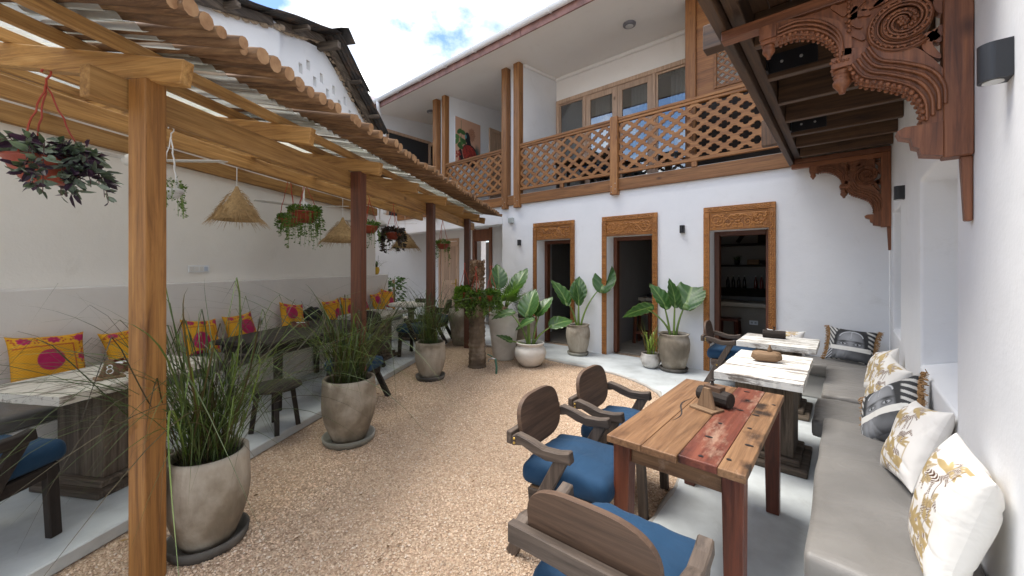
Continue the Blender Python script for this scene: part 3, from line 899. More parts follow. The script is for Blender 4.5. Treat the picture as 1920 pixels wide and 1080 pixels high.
def glazed(x0, x1, z0, z1, y, st, parent, leaf=True, kind='beige'):
    T = thing('glazed_door' if leaf else 'window', None, None); T.parent = parent
    mb = MB()
    mb.box(x0, x0 + st, y, y + .05, z0, z1); mb.box(x1 - st, x1, y, y + .05, z0, z1)
    mb.box(x0 + st, x1 - st, y + .002, y + .048, z1 - st * 1.1, z1); mb.box(x0 + st, x1 - st, y + .002, y + .048, z0, z0 + st * (2 if leaf else 1))
    mb.build('frame', wood(kind, 'Z'), T, bevel=.004)
    mb = MB(); mb.box(x0 + st - .004, x1 - st + .004, y + .020, y + .028, z0 + st, z1 - st); mb.build('pane', M['glass'], T)
    return T
mb = MB()
mb.box(-5.20, -5.12, 7.63, 7.72, 3.07, 5.52); mb.box(-2.08, -2.0, 7.63, 7.72, 3.07, 5.52); mb.box(-5.12, -2.08, 7.63, 7.72, 5.43, 5.52)
mb.box(-4.47, -4.41, 7.632, 7.718, 3.07, 5.43); mb.box(-2.90, -2.84, 7.632, 7.718, 3.07, 5.43)
mb.build('door_frame', wood('beige', 'Z'), house, bevel=.006)
glazed(-5.12, -4.472, 3.07, 5.428, 7.66, .035, house, False)
glazed(-4.408, -3.66, 3.07, 5.428, 7.65, .11, house)
glazed(-3.655, -2.902, 3.07, 5.428, 7.65, .11, house)
glazed(-2.838, -2.082, 3.07, 5.428, 7.66, .035, house, False)
# curtains behind the glass
def curtain(x0, x1, y, z0, z1):
    n = 60
    mb = MB(); vs = []; 
    for z in (z0, (z0 + z1) / 2, z1):
        for i in range(n + 1):
            t = i / n
            vs.append((x0 + (x1 - x0) * t, y + .035 * math.sin(t * 2 * PI * 7) + .012 * math.sin(t * 41), z))
    fs = [(j*(n+1)+i, j*(n+1)+i+1, (j+1)*(n+1)+i+1, (j+1)*(n+1)+i) for j in range(2) for i in range(n)]
    mb.add(vs, fs); o = mb.build('curtain', M['curtain'], house, smooth=True)
    s = o.modifiers.new('thick', 'SOLIDIFY'); s.thickness = .004
curtain(-2.62, -2.12, 7.86, 3.1, 5.4)
curtain(-3.45, -3.0, 7.9, 3.1, 5.4)
curtain(-4.3, -3.95, 7.9, 3.1, 5.4)
# timber screen at the end of the balcony
scr = thing('timber_screen', None, None); scr.parent = house
mb = MB(); mb.box(-1.98, -1.82, 6.62, 6.76, 3.06, ceil_z(6.7) - .003); mb.build('post', wood('teak', 'Z'), scr, bevel=.005)
mb = MB(); mb.box(-1.818, .40, 6.68, 6.71, 3.06, 4.218); mb.build('dark_panel', wood('dark', 'X'), scr)
mb = wall_cells([-1.818, -1.52, -.55, .40], [4.22, 4.42, 5.28, 5.95], lambda i, j: i == 1 and j == 1, lambda u, z, d: (u, 6.66 + d, z), .05)
mb.build('board_panel', wood('teak', 'X'), scr, bevel=.004)
lattice(-1.52, -.55, 4.42, 5.28, .138, .108, 6.675, .02, scr, wood('teak', 'X'))
mb = MB(); mb.box(-1.56, -1.521, 6.64, 6.659, 4.38, 5.32); mb.box(-.549, -.51, 6.64, 6.659, 4.38, 5.32); mb.box(-1.52, -.55, 6.641, 6.659, 4.38, 4.42); mb.box(-1.52, -.55, 6.641, 6.659, 5.28, 5.32); mb.build('moulding', wood('teak', 'X'), scr, bevel=.004)
# end wall of the loggia: door standing open
mb = MB(); mb.box(-9.85, -9.80, 5.95, 6.03, 3.07, 5.5); mb.box(-9.85, -9.80, 7.42, 7.5, 3.07, 5.5); mb.box(-9.85, -9.80, 6.03, 7.42, 5.42, 5.5); mb.build('door_frame', wood('beige', 'Z'), house, bevel=.005)
mb = MB(); mb.box(-9.849, -9.838, 6.03, 7.42, 3.07, 5.42); mb.build('doorway_shade_panel', simple('painted_room_shade', (.03, .03, .032), .6), house)  # flat panel on the solid wall, coloured dark as the unlit room's shade
dl = glazed(0, .74, 3.07, 5.40, 0, .09, house); dl.location = (-9.79, 7.40, 0); dl.rotation_euler = (0, 0, R(-14))
# door in the partition of the middle bay
mb = MB(); mb.box(-7.644, -7.60, 7.86, 7.95, 3.07, 5.53); mb.box(-7.644, -7.60, 8.72, 8.81, 3.07, 5.53); mb.box(-7.644, -7.60, 7.95, 8.72, 5.44, 5.53); mb.build('door_frame', wood('beige', 'Z'), house, bevel=.005)
mb = MB(); mb.box(-7.643, -7.62, 7.951, 8.719, 3.07, 5.439); mb.box(-7.62, -7.61, 8.06, 8.61, 3.3, 4.1); mb.box(-7.62, -7.61, 8.06, 8.61, 4.25, 5.2); mb.build('door_leaf', wood('beige', 'Z'), house, bevel=.006)

# small fixtures on the house
def sconce(name, loc, rz, label):
    T = thing(name, label, 'wall light', loc, rz)
    mb = MB(); out = [(-.034, 0)] + [(.034 * math.cos(t) , -.036 - .034 * math.sin(t)) for t in [PI - PI * i / 20 for i in range(21)]] + [(.034, 0)]
    mb.plate(out, [], lambda u, v, d: (u, v, d - .06), .12); mb.build('housing', M['black'], T)
    mb = MB(); mb.lathe([(.024, -.0635), (.024, -.0602)], 14, (0, -.036, 0)); mb.build('lens', simple('lamp_lens', (.6, .6, .58), .2) if 'lamp_lens' not in bpy.data.materials else bpy.data.materials['lamp_lens'], T)
    return T
sconce('wall_light', (-1.938, YF - .001, 2.187), 0, 'small black wall light between the two carved doorways nearest the sofa corner')
sconce('wall_light', (-5.257, YF - .001, 2.112), 0, 'small black wall light beside the narrow carved doorway, below the grey box')
jb = MB(); jb.box(-5.54, -5.42, YF - .07, YF - .001, 2.54, 2.655); o = jb.build('junction_box', M['greybox'], bevel=.008); tag(o, 'grey plastic junction box on the white house wall under the balcony beam', 'junction box')
for (x, y, lab) in ((-2.93, 6.62, 'round grey ceiling lamp under the eave in front of the glazed doors'), (-8.82, 6.74, 'round grey ceiling lamp under the eave by the far balcony bay')):
    T = thing('ceiling_lamp', lab, 'ceiling lamp', (x, y, ceil_z(y) - .001))
    mb = MB(); mb.lathe([(.10, 0), (.115, -.02), (.11, -.045), (.085, -.055), (0.0, -.058)], 20); mb.build('housing', simple('lamp_grey', (.17, .17, .19), .4) if 'lamp_grey' not in bpy.data.materials else bpy.data.materials['lamp_grey'], T, smooth=True)
    mb = MB(); mb.lathe([(.07, -.0585), (.06, -.066), (0, -.068)], 16); mb.build('diffuser', simple('lamp_opal', (.5, .5, .5), .3) if 'lamp_opal' not in bpy.data.materials else bpy.data.materials['lamp_opal'], T, smooth=True)
# ------------------------------------------------------------------ side wall with niches
XR = 0.40
sidewall = thing('side_wall', 'tall white plastered wall with two deep window niches behind the cushioned bench', 'wall', (0, 0, 0))
mb = wall_cells([-4.0, 2.76, 3.95, 5.22, 6.02, 6.358], [0.0, .90, 2.17, 2.2, 6.3], lambda i, j: (i == 1 and j in (1, 2)) or (i == 3 and j in (1, 2)), lambda u, z, d: (XR + d, u, z), 0.30)
mb.build('wall', M['white'], sidewall, bevel=0.018, seg=3)
mb = MB(); mb.box(XR + .301, XR + .36, -4.0, 6.358, 0, 6.3); mb.build('niche_back', M['white'], sidewall)
for ya, yb in ((2.765, 3.945), (5.225, 6.015)):
    mb = MB(); mb.add([(XR + .01, ya, .905), (XR + .01, yb, .905), (XR + .30, yb, .99), (XR + .30, ya, .99), (XR + .30, yb, .90), (XR + .30, ya, .90)], [(0, 1, 2, 3), (1, 4, 2), (0, 3, 5), (2, 4, 5, 3), (0, 5, 4, 1)])
    mb.build('sloping_sill', M['white'], sidewall)
sconce('wall_light', (XR - .001, 1.97, 2.26), R(-90), 'black wall light beside the big carved bracket on the side wall')
sconce('wall_light', (XR - .001, 4.88, 2.26), R(-90), 'black wall light between the two niches of the side wall')

# ------------------------------------------------------------------ overhead timber gallery with carved brackets
gal = thing('timber_gallery', 'dark timber gallery overhead on carved brackets along the side wall', 'gallery', (0, 0, 0))
GX = -0.56
mb = MB(); mb.box(GX, GX + .055, 2.0, 6.29, 2.925, 3.22); mb.build('edge_beam', wood('joist', 'Y'), gal, bevel=.005)
mb = MB(); mb.box(GX + .06, GX + .13, 2.0, 6.29, 2.99, 3.2); mb.build('inner_beam', wood('joist', 'Y'), gal, bevel=.005)
jy = [2.22, 2.81, 3.36, 3.92, 4.44, 4.96, 5.46, 5.95]
for k, y in enumerate(jy):
    mb = MB(); mb.box(GX + .135, XR - .002, y - .03, y + .03, 2.955, 3.16); mb.build('joist', wood('joist', 'X'), gal, bevel=.005)
    if k in (2, 5):
        mb = MB(); mb.box(GX + .134, GX + .42, y - .038, y - .031, 2.99, 3.12); mb.box(GX + .132, GX + .142, y - .1, y - .038, 2.99, 3.12)
        h = mb.build('joist_hanger', M['black'], gal)
        for xx in (GX + .22, GX + .33):
            mb = MB(); mb.ball((xx, y - .041, 3.055), .011, 8, 4); mb.build('bolt', M['steel'], h)
nb = 9
for k in range(nb):
    xa = GX + (XR - GX) * k / nb
    mb = MB(); mb.box(xa + .002, xa + (XR - GX) / nb - .002, 2.0, 6.30, 3.162, 3.19); mb.build('floor_board', wood('joist', 'Y'), gal, bevel=.003)
mb = MB(); mb.box(-.88, GX - .002, 3.40, 3.52, 3.36, 3.56); mb.build('beam_end', wood('joist', 'X'), gal, bevel=.006)
mb = MB(); mb.box(-.74, GX - .002, 5.3, 5.4, 3.0, 3.3); mb.build('beam_end', wood('joist', 'Z'), gal, bevel=.006)
for y in (2.0, 6.18):
    mb = MB(); mb.box(GX + .06, XR - .002, y, y + .10, 2.93, 2.988); mb.build('cross_beam', wood('mahogany', 'X'), gal, bevel=.005)

def bez(pts, n=14):
    """smooth path through the points (Catmull-Rom)"""
    out = []
    P = [pts[0]] + list(pts) + [pts[-1]]
    for i in range(1, len(P) - 2):
        for k in range(n):
            t = k / n
            q = []
            for a in range(2):
                p0, p1, p2, p3 = P[i-1][a], P[i][a], P[i+1][a], P[i+2][a]
                q.append(.5 * (2*p1 + (p2-p0)*t + (2*p0-5*p1+4*p2-p3)*t*t + (3*p1-p0-3*p2+p3)*t**3))
            out.append(tuple(q))
    out.append(tuple(pts[-1]))
    return out
def make_bracket():
    """carved bracket in the plane square to the wall; w = distance from the wall, z = height; thickness along y"""
    T = thing('carved_bracket', None, None); T.parent = gal
    TH = .085
    mp = lambda y0: (lambda u, v, d: (XR - .002 - u, y0 + d, v))
    mat = wood('mahogany', 'Z')
    mb = MB(); mb.plate([(0, 2.06), (.085, 2.06), (.085, 2.925), (0, 2.925)], [], mp(0), TH); mb.plate([(0, 1.79), (.022, 1.79), (.034, 2.0599), (0, 2.0599)], [], mp(.02), TH - .04)
    mb.build('wall_post', mat, T, bevel=.004)
    mb = MB(); mb.plate([(.086, 2.87), (.93, 2.87), (.93, 2.925), (.086, 2.925)], [], mp(0.005), TH - .01); mb.build('top_rail', wood('mahogany', 'X'), T, bevel=.004)
    # body: lower S-curve from the foot up to the second pendant, then the small arch
    low = bez([(.145, 2.215), (.15, 2.30), (.19, 2.375), (.27, 2.43), (.345, 2.47), (.385, 2.54)])
    up = [(.33, 2.62), (.255, 2.60), (.17, 2.56), (.12, 2.50), (.0855, 2.44)]
    body = [(.0855, 2.215)] + low + [(.405, 2.56), (.40, 2.64)] + bez(up)
    mb = MB(); mb.plate(body, [], mp(.008), TH - .016)
    foot = [(.0855, 2.07), (.15, 2.085), (.155, 2.115), (.175, 2.125), (.18, 2.16), (.215, 2.175), (.225, 2.20), (.20, 2.214), (.0855, 2.214)]
    mb.plate(foot, [], mp(0), TH)
    arch_lo = bez([(.425, 2.57), (.43, 2.64), (.46, 2.70), (.52, 2.755), (.60, 2.785), (.675, 2.78)])
    arch = [(.375, 2.565)] + arch_lo + [(.74, 2.78), (.74, 2.8695), (.62, 2.8695), (.50, 2.84), (.42, 2.78), (.375, 2.68)]
    mb.plate(arch, [], mp(.008), TH - .016)
    mb.plate([(.37, 2.55), (.45, 2.55), (.45, 2.60), (.37, 2.60)], [], mp(-.004), TH + .008)
    mb.plate([(.67, 2.80), (.745, 2.80), (.745, 2.8695), (.67, 2.8695)], [], mp(-.004), TH + .008)
    mb.build('body', mat, T, bevel=.006)
    # mouldings that follow the curves, on both faces, and the big volute
    mb = MB()
    C = (.205, 2.685)
    vol = [(C[0] + (.115 - .088 * i / 70) * math.cos(-2.2 + 4.3 * PI * i / 70 * 1), C[1] + (.115 - .088 * i / 70) * math.sin(-2.2 + 4.3 * PI * i / 70)) for i in range(71)]
    mb.band(vol, [.038 - .016 * i / 70 for i in range(71)], mp(.004), TH - .008)
    mb.build('volute', mat, T, bevel=.006)
    mb = MB()
    for yy in (-.002, TH + .002):
        F = lambda pts: [(XR - .002 - p[0], yy, p[1]) for p in pts]
        off = lambda pts, du, dv: [(p[0] + du, p[1] + dv) for p in pts]
        for k, (du, dv) in enumerate(((-.012, .012), (-.03, .03), (-.048, .05), (-.066, .07))):
            mb.tube(F(off(low, du, dv)), .0075 if k else .006, n=5)
        for k, dv in enumerate((.014, .034, .054)):
            mb.tube(F(off(arch_lo, -.004 * k - .008, dv)), .007, n=5)
        for k in range(3):
            vr = [(C[0] + (.128 - .014 * k - .088 * i / 60) * math.cos(-2.2 + 3.6 * PI * i / 60), C[1] + (.128 - .014 * k - .088 * i / 60) * math.sin(-2.2 + 3.6 * PI * i / 60)) for i in range(61)]
            mb.tube(F(vr), .005, n=5)
        for i in range(7): mb.ball((XR - .002 - C[0] + .013 * math.cos(i * PI / 3) * (i > 0), yy, C[1] + .013 * math.sin(i * PI / 3) * (i > 0)), .009, 6, 4)
    mb.build('moulding', mat, T, smooth=True)
    # rope beads along the lower edge of the curves and round the volute
    mb = MB()
    def beads(path, r, gap, yy):
        acc = 0; last = path[0]
        for p in path[1:]:
            acc += math.dist(p, last); last = p
            if acc >= gap:
                acc = 0
                for y in yy: mb.ball((XR - .002 - p[0], y, p[1]), r, 6, 4)
    beads(low, .0105, .021, (-.002, TH / 2, TH + .002))
    beads(arch_lo, .0095, .019, (-.002, TH / 2, TH + .002))
    beads(vol, .008, .018, (-.002, TH + .002))
    beads([(.375 + .075 * i / 30, 2.578) for i in range(31)], .007, .014, (-.006, TH + .006))
    beads([(.385, 2.69 + .17 * i / 30) for i in range(31)], .009, .018, (-.002, TH + .002))
    o = mb.build('rope_beads', mat, T, smooth=True); o['kind'] = 'stuff'
    # pierced foliage between volute and frame
    mb = MB()
    leafs = [((.09, 2.49), (.13, 2.56), (.10, 2.62)), ((.09, 2.56), (.12, 2.60), (.16, 2.575)), ((.09, 2.84), (.15, 2.83), (.19, 2.865)), ((.09, 2.76), (.10, 2.80), (.145, 2.86)),
             ((.25, 2.865), (.28, 2.82), (.34, 2.80)), ((.30, 2.868), (.34, 2.85), (.385, 2.80)), ((.34, 2.72), (.37, 2.77), (.36, 2.83)), ((.20, 2.868), (.24, 2.83), (.30, 2.80)),
             ((.33, 2.66), (.36, 2.70), (.385, 2.70)), ((.085, 2.68), (.095, 2.72), (.10, 2.77)), ((.085, 2.63), (.095, 2.60), (.12, 2.57)), ((.40, 2.80), (.41, 2.83), (.45, 2.868)), ((.31, 2.77), (.345, 2.79), (.40, 2.77))]
    for tr in leafs:
        pth = bez(tr, 6); m_ = len(pth)
        mb.band(pth, [.006 + .026 * math.sin(PI * i / (m_ - 1)) ** .7 for i in range(m_)], mp(.02), TH - .04)
    mb.build('pierced_foliage', mat, T, bevel=.004)
    mb = MB(); mb.plate([(.15, 2.58), (.33, 2.62), (.40, 2.66), (.44, 2.78), (.52, 2.845), (.60, 2.8694), (.15, 2.8694), (.13, 2.78), (.16, 2.66)], [], mp(.033), TH - .066); mb.build('back_panel', mat, T)
    # turned pendants
    for u, ztop, k in ((.41, 2.549, 1.0), (.708, 2.799, .8)):
        mb = MB(); prof = [(.036, 0), (.036, -.012), (.029, -.016), (.031, -.024), (.036, -.028), (.033, -.036), (.030, -.042), (.037, -.056), (.035, -.070), (.024, -.086), (.014, -.098), (.012, -.112), (.0, -.114)]
        mb.lathe([(r * k, z * k) for r, z in prof], 18, (XR - .002 - u, TH / 2, ztop)); mb.build('pendant', mat, T, smooth=True)
    return T
br = make_bracket(); br.location = (0, 2.42, 0)
b2 = copy_tree(br, gal); b2.location = (0, 6.18, 0)

# ------------------------------------------------------------------ built-in bench with pads
bench = thing('masonry_bench', 'white masonry corner bench running along the side wall to the house', 'bench', (0, 0, 0))
mb = MB(); mb.box(-.06, XR - .002, 1.96, 6.355, .031, .30); mb.build('base', M['white'], bench, bevel=.015, seg=2)
mb = MB(); mb.box(-.95, -.062, 5.86, 6.355, .031, .30); mb.build('base', M['greyplaster'], bench, bevel=.015, seg=2)
def pad(name, x0, x1, y0, y1, z0, h, mat, label, seed, amp=.009, n=(16, 30, 5)):
    me = softbox(x1 - x0, y1 - y0, h, .022, n, amp, seed, 4.0, .012)
    o = link_mesh(name, me, mat, None, loc=((x0 + x1) / 2, (y0 + y1) / 2, z0))
    tag(o, label, 'seat pad'); return o
pad('seat_pad', -.125, .395, 1.90, 3.73, .301, .175, M['taupe'], 'long taupe leatherette seat pad under the two big white zebra cushions', 1, .013, (22, 60, 6))
pad('seat_pad', -.195, .395, 3.735, 4.46, .301, .125, M['taupe2'], 'short darker taupe seat pad between the two long pads', 2)
pad('seat_pad', -.165, .395, 4.465, 5.80, .301, .155, M['taupe'], 'taupe seat pad on the side wall bench next to the house corner', 3, .010, (20, 40, 6))
pad('seat_pad', -.95, .395, 5.805, 6.35, .301, .145, M['taupe'], 'taupe seat pad on the bench against the house wall', 4, .008, (40, 16, 5))

# ------------------------------------------------------------------ cushions with prints
def cushion_mesh(w, h, t, n, colfn, seed=0, pinch=.10):
    g_ = np.linspace(-1, 1, n)
    U, V = np.meshgrid(g_, g_, indexing='ij')
    edge = (1 - np.abs(U) ** 2.6) * (1 - np.abs(V) ** 2.6)
    th = t / 2 * np.clip(edge, 0, 1) ** .45
    k = 1 - pinch * (np.abs(V) ** 2) * (1 - np.abs(U) ** 3) ; k2 = 1 - pinch * (np.abs(U) ** 2) * (1 - np.abs(V) ** 3)
    X = U * w / 2 * k2; Z = V * h / 2 * k
    rng = np.random.default_rng(seed)
    wr = np.zeros_like(U)
    for _ in range(7):
        a = rng.random() * 6.28; f = rng.uniform(2, 6); ph = rng.random() * 6.28
        wr += np.sin((U * np.cos(a) + V * np.sin(a)) * f + ph) * rng.uniform(.001, .004)
    for _ in range(10):   # creases running in from the seams
        cx, cy = rng.uniform(-1, 1), rng.choice([-1, 1]); 
        if rng.random() < .5: cx, cy = cy, cx
        a = math.atan2(-cy, -cx) + rng.uniform(-.5, .5)
        d = (U - cx) * -math.sin(a) + (V - cy) * math.cos(a); l = (U - cx) * math.cos(a) + (V - cy) * math.sin(a)
        wr -= .007 * np.exp(-(d / .05) ** 2) * np.exp(-np.clip(l, 0, 9) / .45) * (l > -.1)
    wr *= np.clip(edge * 3, 0, 1)
    P1 = np.stack([X, -th - wr, Z], -1).reshape(-1, 3); P2 = np.stack([X, th + wr, Z], -1).reshape(-1, 3)
    idx = np.arange(n * n).reshape(n, n)
    q = np.stack([idx[:-1, :-1], idx[1:, :-1], idx[1:, 1:], idx[:-1, 1:]], -1).reshape(-1, 4)
    c = colfn(U, V).reshape(-1, 4)
    P = np.concatenate([P1, P2]); Q = np.concatenate([q, q[:, ::-1] + n * n])
    cb = c.copy(); 
    return fast_mesh('cushion', P, Q, np.concatenate([c, cb]))
class Ink:
    """small rasteriser on the cushion's own grid: capsules, ellipses and leaf shapes"""
    def __init__(s, U, V, base):
        s.U, s.V = U, V; s.c = np.zeros(U.shape + (4,)); s.c[...] = (*base, 0)
    def put(s, m, col, a=0.0):
        m = np.clip(m, 0, 1)[..., None]; s.c = s.c * (1 - m) + np.array((*col, a)) * m
    def soft(s, d, e=.02): return np.clip(.5 - d / e, 0, 1)
    def cap(s, x0, y0, x1, y1, r0, r1=None, e=.02):
        r1 = r0 if r1 is None else r1
        dx, dy = x1 - x0, y1 - y0; t = np.clip(((s.U - x0) * dx + (s.V - y0) * dy) / (dx * dx + dy * dy + 1e-9), 0, 1)
        return s.soft(np.hypot(s.U - x0 - t * dx, s.V - y0 - t * dy) - (r0 + (r1 - r0) * t), e)
    def ell(s, x, y, a, b, ang=0, e=.02):
        c, n_ = math.cos(ang), math.sin(ang); X = (s.U - x) * c + (s.V - y) * n_; Y = -(s.U - x) * n_ + (s.V - y) * c
        return s.soft((np.hypot(X / a, Y / b) - 1) * min(a, b), e)
    def leaf(s, x, y, ang, l, w):
        c, n_ = math.cos(ang), math.sin(ang); X = (s.U - x) * c + (s.V - y) * n_; Y = -(s.U - x) * n_ + (s.V - y) * c
        t = np.clip(X / l, 0, 1); return s.soft(np.abs(Y + .25 * l * t * t) - w * np.sin(np.pi * t) ** .7, .015) * (X > 0) * (X < l)
GOLD = (0.56, 0.42, 0.20)
LINE = (0.21, 0.115, 0.075)
def zebra_print(seed):
    def fn(U, V):
        rng = np.random.default_rng(seed)
        k = Ink(U, V, (0.76, 0.73, 0.68))
        frame = (U < .66) * (np.abs(V) < .97)
        def palm(x, y, h_, lean, sc):
            x1, y1 = x + lean, y + h_
            k.put(k.cap(x, y, x1, y1, .012 * sc, .008) * frame, LINE, .6)
            for i in range(9):
                a = .25 + i * 2.7 / 8 + rng.uniform(-.15, .15)
                k.put(k.leaf(x1, y1, a, .30 * sc * rng.uniform(.7, 1.1), .034 * sc) * frame, GOLD, .45)
        def zebra(x, y, sc, dr=1):
            body = np.maximum.reduce([k.ell(x, y, .17 * sc, .085 * sc, .1 * dr), k.cap(x + dr*.13*sc, y + .03*sc, x + dr*.25*sc, y + .15*sc, .055*sc, .04*sc),
                                      k.cap(x + dr*.25*sc, y + .16*sc, x + dr*.37*sc, y + .07*sc, .045*sc, .025*sc), k.cap(x + dr*.12*sc, y, x + dr*.10*sc, y - .26*sc, .03*sc, .014*sc),
                                      k.cap(x - dr*.13*sc, y, x - dr*.17*sc, y - .26*sc, .034*sc, .014*sc), k.cap(x + dr*.07*sc, y, x + dr*.16*sc, y - .22*sc, .026*sc, .012*sc), k.cap(x - dr*.10*sc, y, x - dr*.06*sc, y - .24*sc, .03*sc, .013*sc)])
            st = np.sin((k.U * .9 + .35 * np.sin(k.V * 9)) * 95 / max(sc, .5)) > -.1
            k.put(body * frame, (0.70, 0.66, 0.60)); k.put(body * st * frame, LINE, .7)
        def fern(x, y, a, l):
            k.put(k.cap(x, y, x + l * math.cos(a), y + l * math.sin(a), .006) * frame, LINE, .6)
            for i in range(8):
                t = (i + 1) / 9
                for sg in (-1, 1): k.put(k.leaf(x + l*t*math.cos(a), y + l*t*math.sin(a), a + sg*.9, .09 * (1.2 - t), .010) * frame, GOLD, .45)
        palm(-.55, -.15, .55, .10, 1.2); palm(-.15, -.95, .5, .12, 1.35); palm(.35, .25, .45, -.05, 1.1); palm(-.9, -.85, .4, .1, .9); palm(.30, -.55, .42, .06, 1.0); palm(.52, -.98, .35, -.04, .8); palm(.48, .62, .3, .02, .8)
        zebra(.05, .48, 1.15); zebra(-.68, .02, .6, -1); zebra(-.05, -.86, .75); zebra(-.62, .72, .62); zebra(.38, -.35, .8, -1); zebra(-.35, -.45, .7); zebra(.30, .10, .85); zebra(.36, .84, .6, -1)
        for _ in range(12): fern(rng.uniform(-.9, .5), rng.uniform(-.95, .8), rng.uniform(.5, 2.6), rng.uniform(.16, .3))
        for _ in range(11):
            x, y = rng.uniform(-.8, .5), rng.uniform(-.9, .9)
            k.put(np.maximum(k.leaf(x, y, rng.uniform(-.6, .4), .42, .06), k.leaf(x, y, rng.uniform(2.2, 3.6), .34, .05)) * frame, GOLD, .45)
        k.put(k.cap(-.9, -.55, .62, -.78, .022) * frame, GOLD, .45)
        k.put(k.cap(.64, -.5, .64, .0, .012), GOLD, .45)
        return k.c
    return fn
def face_print(U, V):
    k = Ink(U, V, (0.50, 0.49, 0.46))
    G = lambda v: (v, v * 1.03, v * 1.08)
    st = (np.sin(U * 30 + V * 22) > 0)
    k.put(st * (U < -.25) * 1.0, G(.055)); k.put((U > .62) * (np.sin(V * 26 + U * 12) > -.2), G(.035))
    k.put(k.ell(.03, .1, .72, 1.25, 0, .05), G(.025))           # dark hair
    k.put(k.ell(.02, -.15, .56, 1.0, 0, .1), G(.16))           # forehead and cheeks
    k.put(k.ell(-.05, .34, .34, .28, 0, .35), G(.30)); k.put(k.ell(-.3, -.05, .16, .2, 0, .2), G(.24)); k.put(k.ell(.03, .05, .06, .32, 0, .1), G(.26))
    for x in (-.27, .32):
        k.put(k.ell(x, .16, .22, .045, .08 if x < 0 else -.08, .06), G(.03)); k.put(k.ell(x, .03, .17, .085, 0, .05), G(.05))
        k.put(k.ell(x, .025, .12, .05, 0, .03), G(.40)); k.put(k.ell(x, .03, .05, .055, 0, .02), G(.012)); k.put(k.ell(x + .02, .045, .014, .014, 0, .01), G(.6))
    for i in range(26):
        a = .35 + 2.45 * i / 25
        k.put(k.ell(.02 + .5 * math.cos(a), .28 + .52 * math.sin(a), .022, .03, 0, .02), G(.50))
    for i in range(7): k.put(k.ell(.02, .78 - .07 * i, .016, .025, 0, .015), G(.46))
    k.put((V < -.12) * (V > -.36) * (U > -.86) * (U < .9) * 1.0, (0.66, 0.645, 0.60))
    low = (V < -.36) * (V > -.95)
    k.put(low * 1.0, G(.06)); k.put(low * k.ell(-.35, -.6, .35, .3, .3, .3), G(.22)); k.put(low * k.ell(.2, -.7, .3, .2, 0, .3), G(.13))
    k.put((U < -.72) * (V < -.3) * (np.sin(U * 40 - V * 30) > .2), G(.45))
    return k.c
def kanga_print(seed, big=True, dx=0.0, dy=0.0):
    def fn(U, V):
        rng = np.random.default_rng(seed)
        Y, Mg, Rd = (0.66, 0.33, 0.012), (0.40, 0.010, 0.085), (0.36, 0.03, 0.02)
        k = Ink(U, V, Y)
        dots = (np.sin(U * 70) * np.sin(V * 70) > .35)
        k.put(dots * .75, (0.50, 0.20, 0.01))
        ox, oy = rng.uniform(-.15, .15) + dx, rng.uniform(-.25, .05) + dy
        k.put(k.cap(-.95, .52, .55, .56, .018), Rd); k.put(k.cap(.55, .56, .62, -.9, .018), Rd)
        border = np.maximum((V > .6) * 1.0, (U > .66) * 1.0); k.put(border, Y)
        for i in range(9):
            t = -.9 + i * .24
            for (x, y) in ((t, .78), (.83, t)):
                if i % 3 == 1:
                    for a in range(7): k.put(k.ell(x + .11 * math.cos(a * .9), y + .08 * math.sin(a * .9), .075, .055, a * .9), Mg)
                else:
                    for a in range(5): k.put(k.ell(x + rng.uniform(-.09, .09), y + rng.uniform(-.1, .1), .035, .022, rng.uniform(0, 3)), Rd)
        k.put(k.ell(ox - .08, oy, .36 if big else .5, .37 if big else .46), Mg)
        k.put(k.ell(-.45, -1.0, .4, .22), Mg)
        k.c[..., 3] = 1
        return k.c
    return fn
PM = {'zebra': printmat('zebra_foil_print', .8, True), 'face': printmat('photo_print_cotton', .85), 'kanga': printmat('kanga_cotton', .85)}
meshes = {'z1': cushion_mesh(.41, .48, .16, 150, zebra_print(2), 1), 'z2': cushion_mesh(.42, .43, .155, 130, zebra_print(5), 2), 'face': cushion_mesh(.46, .42, .16, 130, face_print, 4, .12),
          'zf': cushion_mesh(.42, .32, .14, 110, zebra_print(9), 7)}
def cushion(me, mat, loc, rot, label, cat='cushion', group=None, fringe=False, size=(.5, .5), name='cushion'):
    if not fringe:
        o = link_mesh(name, me, mat, None, loc=loc); o.rotation_euler = rot
        return tag(o, label, cat, group)
    T = thing(name, label, cat, loc); T.rotation_euler = rot
    link_mesh('cover', me, mat, T)
    rng = random.Random(5); w, h = size
    mb = MB()
    for sx in (-1, 1):
        for i in range(110):
            z = -h/2 + h * i / 109
            x0 = sx * w / 2 * (1 - .12 * (1 - abs(2 * z / h) ** 3) * 0 - .0)
            xs = sx * (w / 2) * (1 - .12 * abs(1.0) ** 2 * (1 - abs(2*z/h) ** 3))
            l = rng.uniform(.03, .05)
            mb.tube([(xs - sx * .004, rng.uniform(-.006, .006), z), (xs + sx * l * .6, rng.uniform(-.012, .012), z - rng.uniform(0, .008)), (xs + sx * l, rng.uniform(-.02, .02), z - rng.uniform(0, .025))], [.004, .004, .0025], n=4)
    fo = mb.build('fringe', simple('tan_fringe', (.33, .19, .08), .9) if 'tan_fringe' not in bpy.data.materials else bpy.data.materials['tan_fringe'], T); fo['kind'] = 'stuff'
    return T
